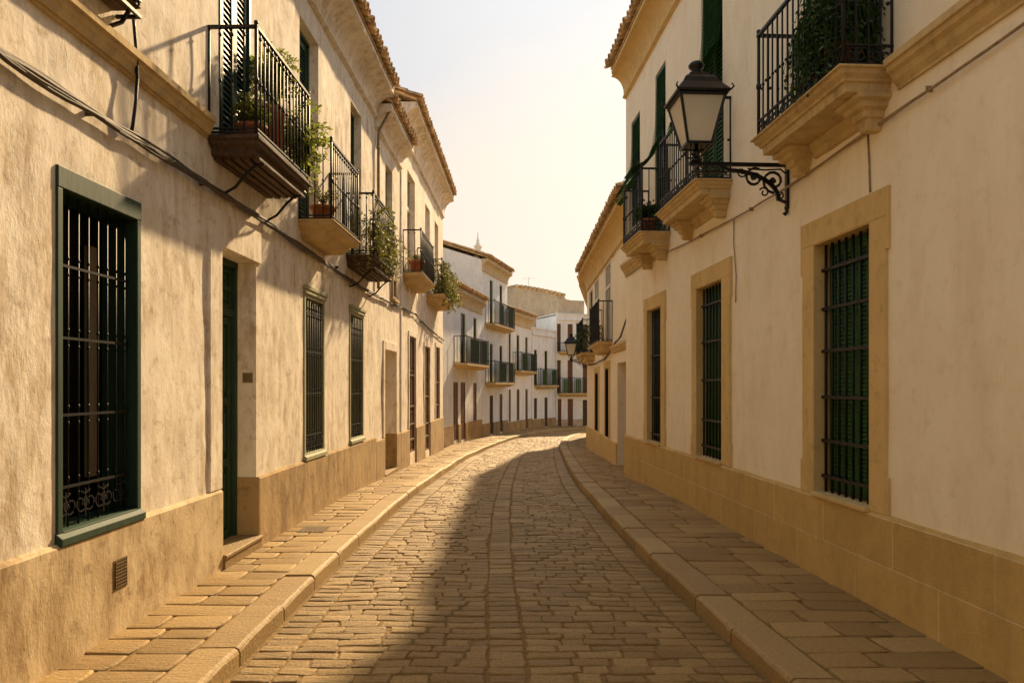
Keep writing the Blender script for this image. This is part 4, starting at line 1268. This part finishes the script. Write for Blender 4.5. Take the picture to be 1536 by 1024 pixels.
f6 = Facade('old_house', (0.2, 47.0), (4.6, 48.2), -1, 'big rough tan gable wall rising behind the low white houses', 'house')
mb = f6.mb()
N6 = 14
vs_, fs_ = [], []
for i in range(N6 + 1):
    u = f6.L * i / N6
    zt = 7.95 - 0.75 * (i / N6) ** 1.5 - (0.35 if i > 10 else 0) + 0.09 * noise.noise(Vector((u * 1.3, 2, 5)))
    vs_ += [(u, 0, -1.6), (u, 0, zt), (u, -5, -1.6), (u, -5, zt + 0.4)]
for i in range(N6):
    k = i * 4; fs_ += [(k, k + 4, k + 5, k + 1), (k + 1, k + 5, k + 7, k + 3), (k + 2, k + 6, k + 7, k + 3)]
fs_ += [(0, 1, 3, 2), (N6 * 4, N6 * 4 + 1, N6 * 4 + 3, N6 * 4 + 2)]
mb.add(vs_, fs_); mb.build('wall', M['plaster_old'], f6.root)
mb = f6.mb()
for i in range(16):
    u = f6.L * (i + 0.5) / 16; zt = 7.98 - 0.75 * ((i + 0.5) / 16) ** 1.5 - (0.35 if i > 11.4 else 0)
    mb.tube([(u, 0.10, zt + 0.02), (u, -5, zt + 0.45)], 0.13, 6)
mb.build('roof', M['tile'], f6.root)

# ------------------------------------------------------------------ street lamps
def street_lamp(f, u, z, D, label, sc=1.0):
    p = f.world(u, 0, z)
    t = thing('street_lamp', p, f.rz, label, 'street lamp', 'wrought-iron wall lamps')
    s = f.s
    br = MB(s)
    br.box(-0.014, 0.014, 0.0, D + 0.07, -0.020, 0.016)                        # top bar
    br.box(-0.022, 0.022, 0.0, 0.03, -0.42, 0.03)                              # wall plate
    br.tube([(0, 0.03, -0.40), (0, 0.015, -0.45), (0, 0.03, -0.475), (0, 0.05, -0.455)], 0.016, 6)
    sweep = [(0, 0.58 - 0.48 * math.sin(math.pi / 2 * i / 12) ** 1.0 + 0.0, -0.06 - 0.27 * (1 - math.cos(math.pi / 2 * i / 12))) for i in range(13)]
    br.ribbon(sweep, 0.026, 0.036)
    br.ribbon([(0, 0.10, -0.33), (0, 0.02, -0.36)], 0.024, 0.026)
    br.ribbon([(0, 0.58, -0.06), (0, 0.66, -0.02)], 0.024, 0.022)
    def curl(cx, cz, r0, r1, a0, a1, n=18, r=0.014):
        br.tube([(0, x, zz) for x, zz in spiral(cx, cz, r0, r1, a0, a1, n)], r, 6)
    curl(0.145, -0.155, 0.115, 0.02, -90, 460)
    curl(0.335, -0.125, 0.095, 0.018, 120, -420)
    curl(0.46, -0.075, 0.05, 0.012, 200, 640, 12, 0.009)
    curl(0.24, -0.265, 0.05, 0.014, 30, 420, 12, 0.009)
    curl(0.08, -0.295, 0.035, 0.010, 90, 480, 10, 0.009)
    br.tube([(0, 0.03, -0.08), (0, 0.08, -0.04), (0, 0.24, -0.05), (0, 0.40, -0.04)], 0.009, 6)
    for q, zz in ((0.145, -0.155), (0.335, -0.125)): br.ball((0, q, zz), 0.024, 8)
    br.box(-0.012, 0.012, 0.60, D + 0.05, -0.090, -0.078)                      # lattice under the arm
    for k in range(5):
        a = 0.61 + (D + 0.03 - 0.61) * k / 5; b = 0.61 + (D + 0.03 - 0.61) * (k + 1) / 5
        br.tube([(0, a, -0.02), (0, b, -0.08)], 0.006, 4); br.tube([(0, b, -0.02), (0, a, -0.08)], 0.006, 4)
    br.build('bracket', M['lamp_black'], t, 0.002)
    z0 = 0.165                                                                 # foot of the lantern above the arm
    po = MB(s); c = D
    po.lathe([(0.05, 0.016), (0.055, 0.03), (0.03, 0.05), (0.022, 0.08), (0.042, 0.10), (0.022, 0.12), (0.018, z0)], 0, c, 12)
    for k in range(4):
        a = R(45 + 90 * k); ca, sa = math.cos(a), math.sin(a)
        po.tube([(ca * 0.03, c + sa * 0.03, 0.06), (ca * 0.10, c + sa * 0.10, 0.07), (ca * 0.125, c + sa * 0.125, 0.11), (ca * 0.10, c + sa * 0.10, 0.145), (ca * 0.145, c + sa * 0.145, z0 + 0.01)], 0.009, 6)
    po.build('lantern_post', M['lamp_black'], t)
    hb, ht, H = 0.114, 0.208, 0.425
    fr = MB(s)
    def ring(h, z_, w):
        for q in (-1, 1):
            fr.box(-h - w, h + w, c + q * h - w, c + q * h + w, z_ - w, z_ + w); fr.box(q * h - w, q * h + w, c - h + w, c + h - w, z_ - w, z_ + w)
    ring(hb, z0, 0.012); ring(ht, z0 + H, 0.016)
    for sx in (-1, 1):
        for sy in (-1, 1):
            fr.tube([(sx * hb, c + sy * hb, z0), (sx * ht, c + sy * ht, z0 + H)], 0.014, 6, False)
    fr.build('lantern_frame', M['lamp_black'], t)
    for k in range(4):
        gp = MB(s); a = R(90 * k)
        def rot(x, y): return (x * math.cos(a) - y * math.sin(a), c + x * math.sin(a) + y * math.cos(a))
        pts = []
        for (hh, z_) in ((hb - 0.004, z0 + 0.012), (ht - 0.004, z0 + H - 0.016)):
            pts.append((hh, z_))
        (h0, za), (h1_, zb_) = pts
        v = []
        for off in (0.0,):
            for hh, z_, sg in ((h0, za, -1), (h0, za, 1), (h1_, zb_, 1), (h1_, zb_, -1)):
                x, y = rot(sg * (hh - 0.008), hh + off); v.append((x, y, z_))
        gp.add(v, [(0, 1, 2, 3)])
        gp.build('glass_pane', M['lamp_glass'], t)
    bf = MB(s); bf.box(-hb + 0.012, hb - 0.012, c - hb + 0.012, c + hb - 0.012, z0 - 0.004, z0 + 0.004)
    bf.build('lantern_floor', M['lamp_black'], t)
    rf = MB(s); lv = []
    for hh, z_ in ((0.245, z0 + H + 0.012), (0.25, z0 + H + 0.032), (0.215, z0 + H + 0.075), (0.175, z0 + H + 0.125), (0.15, z0 + H + 0.175), (0.128, z0 + H + 0.20), (0.10, z0 + H + 0.215), (0.085, z0 + H + 0.245)):
        lv.append([(-hh, c - hh, z_), (hh, c - hh, z_), (hh, c + hh, z_), (-hh, c + hh, z_)])
    v = [q for l in lv for q in l]; ff = [(3, 2, 1, 0)]
    for i in range(len(lv) - 1):
        for k in range(4): ff.append((i * 4 + k, i * 4 + (k + 1) % 4, i * 4 + 4 + (k + 1) % 4, i * 4 + 4 + k))
    ff.append(tuple((len(lv) - 1) * 4 + k for k in range(4)))
    rf.add(v, ff)
    for sx in (-1, 1):
        for sy in (-1, 1):
            rf.tube([(sx * 0.245, c + sy * 0.245, z0 + H + 0.02), (sx * 0.268, c + sy * 0.268, z0 + H + 0.045), (sx * 0.255, c + sy * 0.255, z0 + H + 0.075)], 0.010, 6)
    rf.build('lantern_roof', M['lamp_black'], t, 0.004)
    fi = MB(s); zt = z0 + H + 0.24
    fi.lathe([(0.09, zt), (0.075, zt + 0.02), (0.05, zt + 0.035), (0.045, zt + 0.055), (0.07, zt + 0.075), (0.076, zt + 0.10), (0.06, zt + 0.125), (0.02, zt + 0.14)], 0, c, 16)
    fi.build('finial', M['lamp_black'], t)
    return t
street_lamp(r1, r1.u(7.03), 3.76, 0.90, 'big black wall lantern on a scrolled iron bracket fixed to the peach house')
street_lamp(r3, r3.u(26.9), 2.60, 0.66, 'small distant black wall lantern hanging over the pavement before the bend')

# ------------------------------------------------------------------ cables
def cable(f, pts, r, mat, label, name='cable', strands=1, spread=0.0, seed=1, step=0.12, clips=None):
    rs = random.Random(seed); mb = f.mb()
    P = [Vector(p) for p in pts]
    for k in range(strands):
        ph = rs.uniform(0, 50); out = []
        for a, b in zip(P[:-1], P[1:]):
            n = max(1, int((b - a).length / step))
            for i in range(n):
                p = a.lerp(b, i / n)
                q = Vector((p.x * 0.8 + ph, k * 7.3, 0))
                out.append((p.x, p.y + spread * 0.5 * (1 + noise.noise(q * 1.3)) * 0.9, p.z + spread * (noise.noise(q) * 1.3 + 0.5 * noise.noise(q * 3.1))))
        out.append(tuple(P[-1]))
        mb.tube(out, r * rs.uniform(0.75, 1.25), 5)
    if clips:
        for u, z in clips: mb.box(u - 0.005, u + 0.005, 0.0, 0.045, z - 0.022, z + 0.018)
    t = mb.build(name, mat, None)
    t.location = (f.p0.x, f.p0.y, 0); t.rotation_euler = (0, 0, f.rz)
    tag(t, label, 'cable')
    return t
U = h1.u
cable(h1, [(U(1), 0.03, 3.42), (U(3.85), 0.03, 3.37), (U(5.06), 0.03, 3.36), (U(6.48), 0.035, 3.37), (U(7.73), 0.035, 3.35), (U(8.46), 0.03, 3.33), (U(9.8), 0.03, 3.31), (U(11.1), 0.03, 3.27), (U(13), 0.03, 3.27), (U(14.6), 0.03, 3.30)],
      0.013, M['cable'], 'thick sagging bundle of dark cables strung along the weathered cream townhouse', 'cable_bundle', 9, 0.036, 4, clips=[(U(y), 3.36) for y in (2.6, 4.6, 6.2, 8.1, 10.6)])
cable(h3, [(h3.u(14.6), 0.03, 3.30), (h3.u(16.1), 0.03, 3.36), (h3.u(18.0), 0.03, 3.38), (h3.u(20.5), 0.03, 3.22), (h3.u(24.1), 0.03, 3.12)], 0.011, M['cable'],
      'thin brown cables running under the balconies of the tall cream house', 'cable_bundle', 4, 0.035, 9)
cable(h1, [(U(5.06), 0.05, 4.18), (U(5.08), 0.06, 3.95), (U(5.11), 0.05, 3.78), (U(5.07), 0.06, 3.6), (U(5.06), 0.04, 3.40)], 0.010, M['iron'], 'black cable dangling from the iron window cage down to the cable bundle', 'cable', 2, 0.012, 5, 0.05)
V = r1.u
cable(r1, [(V(1), 0.02, 3.66), (V(4.06), 0.02, 3.63), (V(5.4), 0.025, 3.58), (V(7.0), 0.02, 3.545), (V(8.07), 0.02, 3.55), (V(10.3), 0.02, 3.64), (V(12.2), 0.02, 3.74), (V(14.28), 0.02, 3.76)],
      0.0085, M['cable_tan'], 'pale twin wire clipped along the peach house below its balconies', 'cable', 2, 0.012, 6, clips=[(V(y), z) for y, z in ((3.2, 3.64), (4.85, 3.61), (7.9, 3.55), (9.6, 3.61))])
cable(r1, [(V(5.62), 0.008, 3.57), (V(5.60), 0.008, 3.35), (V(5.59), 0.008, 3.12)], 0.006, M['cable_tan'], 'thin pale wire dropping to the surround of the widest-seen shuttered window', 'cable', 1, 0.004, 2)
cable(r1, [(V(8.45), 0.008, 3.56), (V(8.46), 0.008, 3.3), (V(8.38), 0.008, 2.9), (V(8.40), 0.008, 2.6)], 0.006, M['cable_tan'], 'thin pale wire beside the middle shuttered window of the peach house', 'cable', 1, 0.006, 3)
cable(r2, [(r2.u(14.4), 0.03, 3.62), (r2.u(15.0), 0.06, 3.15), (r2.u(16.0), 0.08, 2.72), (r2.u(17.4), 0.05, 2.62), (r2.u(19.5), 0.03, 2.36), (r2.u(22), 0.03, 2.3), (r2.u(24.9), 0.03, 2.34)], 0.014, M['cable'],
      'slack dark cable looping from the corner onto the low peach house', 'cable', 3, 0.02, 8)

# ------------------------------------------------------------------ plants on the balconies
p = h1.world(U(6.80), 0.22, 3.85)
potted(p, 0.14, 0.20, 0.20, 0.36, 70, 0.05, 0.30, M['leaf_light'], 'terracotta pot of feathery green on the inner corner of the wooden balcony', 11)
p = h1.world(U(7.40), 0.20, 3.85)
potted(p, 0.12, 0.60, 0.26, 0.72, 120, 0.055, 0.15, M['leaf_light'], 'bushy yellow-green plant rising above the rail of the wooden balcony', 12)
p = h1.world(U(8.06), 0.30, 3.86)
climber(h1, U(7.90), U(8.05), 0.30, 4.05, 4.60, 90, 0.055, M['leaf_light'], 'yellow-green creeper spilling round the end of the wooden balcony', 13, 'trailing_plant')
p = h1.world(U(9.10), 0.24, 3.665)
potted(p, 0.15, 0.20, 0.24, 0.34, 22, 0.035, 0.35, M['leaf_olive'], 'squat terracotta pot with sparse twiggy plant on the pale stone balcony', 14)
climber(h1, U(11.3), U(12.95), 0.42, 3.66, 4.40, 120, 0.05, M['leaf_olive'], 'dense creeper covering the railing of the last wooden balcony', 15)
p = h1.world(U(12.5), 0.22, 3.67)
potted(p, 0.12, 0.35, 0.28, 0.62, 30, 0.045, 0.3, M['leaf_olive'], 'airy olive-leaved plant behind the creeper-covered railing', 16)
p = h3.world(h3.u(17.0), 0.22, 4.185)
potted(p, 0.17, 0.36, 0.20, 0.22, 22, 0.045, 0.4, M['leaf_olive'], 'large terracotta pot with low plant on the first balcony of the tall cream house', 17)
climber(h3, h3.u(20.4), h3.u(23.0), 0.44, 4.2, 5.0, 150, 0.075, M['leaf_olive'], 'creeper on the railing of the end balcony of the tall cream house', 18)
p = h3.world(h3.u(22.9), 0.42, 4.3)
potted(h3.world(h3.u(22.75), 0.22, 4.19), 0.16, 0.35, 0.5, 0.5, 40, 0.065, 0.45, M['leaf_olive'], 'spreading plant overhanging the far end of the end balcony', 19)
potted(r1.world(V(5.66), 0.20, 3.945), 0.15, 0.30, 0.36, 1.0, 430, 0.052, 0.75, M['leaf_dark'], 'big dark fern in a terracotta pot behind the scrollwork of the nearer stone balcony', 20, per=13)
potted(r1.world(V(6.12), 0.18, 3.945), 0.12, 0.26, 0.26, 0.85, 90, 0.05, 0.70, M['leaf_dark'], 'drooping dark fern next to the bigger one on the stone balcony', 21, per=13)
potted(r1.world(V(11.38), 0.28, 4.0), 0.13, 0.22, 0.24, 0.34, 70, 0.06, 0.4, M['leaf_dark'], 'small dark plant in a pot on the corner balcony of the peach house', 22)
climber(r2, r2.u(22.4), r2.u(24.5), 0.30, 2.7, 3.5, 60, 0.06, M['leaf_dark'], 'dark creeper filling the second balcony of the low peach house', 23)
potted(r2.world(r2.u(20.2), 0.20, 2.745), 0.12, 0.25, 0.25, 0.5, 40, 0.06, 0.5, M['leaf_olive'], 'little plant at the far end of the low peach house balcony', 24)

# ------------------------------------------------------------------ small fixtures
pl = h1.mb(); u1 = U(7.50)
pl.box(u1 - 0.014, u1 + 0.0, -0.135, -0.035, 1.68, 1.78)
o = pl.build('wall_plaque', M['bronze'], None, 0.003); o.location = (h1.p0.x, h1.p0.y, 0); o.rotation_euler = (0, 0, h1.rz)
tag(o, 'small square tan plaque on the reveal of the green door', 'plaque')
dc_ = MB()
cx, cy = -2.27, 8.4
dc_.box(cx - 0.15, cx + 0.15, cy - 0.17, cy + 0.17, -0.02, 0.006)
for i in range(5): dc_.box(cx - 0.12 + 0.055 * i, cx - 0.10 + 0.055 * i, cy - 0.14, cy + 0.14, 0.006, 0.011)
tag(dc_.build('drain_cover', M['dusty_iron'], None, 0.002), 'little dusty iron drain cover in the sunny pavement past the green door', 'drain cover')
an = MB()
an.tube([(0, 0, -0.6), (0, 0, 0.9)], 0.010, 5); an.tube([(-0.4, 0, 0.80), (0.4, 0, 0.85)], 0.006, 5)
for k in range(5): an.tube([(-0.36 + 0.18 * k, -0.2, 0.80 + 0.01 * k), (-0.36 + 0.18 * k, 0.2, 0.80 + 0.01 * k)], 0.005, 4)
o = an.build('aerial', M['iron'], None); o.location = (1.1, 48.4, 7.9); tag(o, 'thin television aerial on the old tan roof', 'aerial')
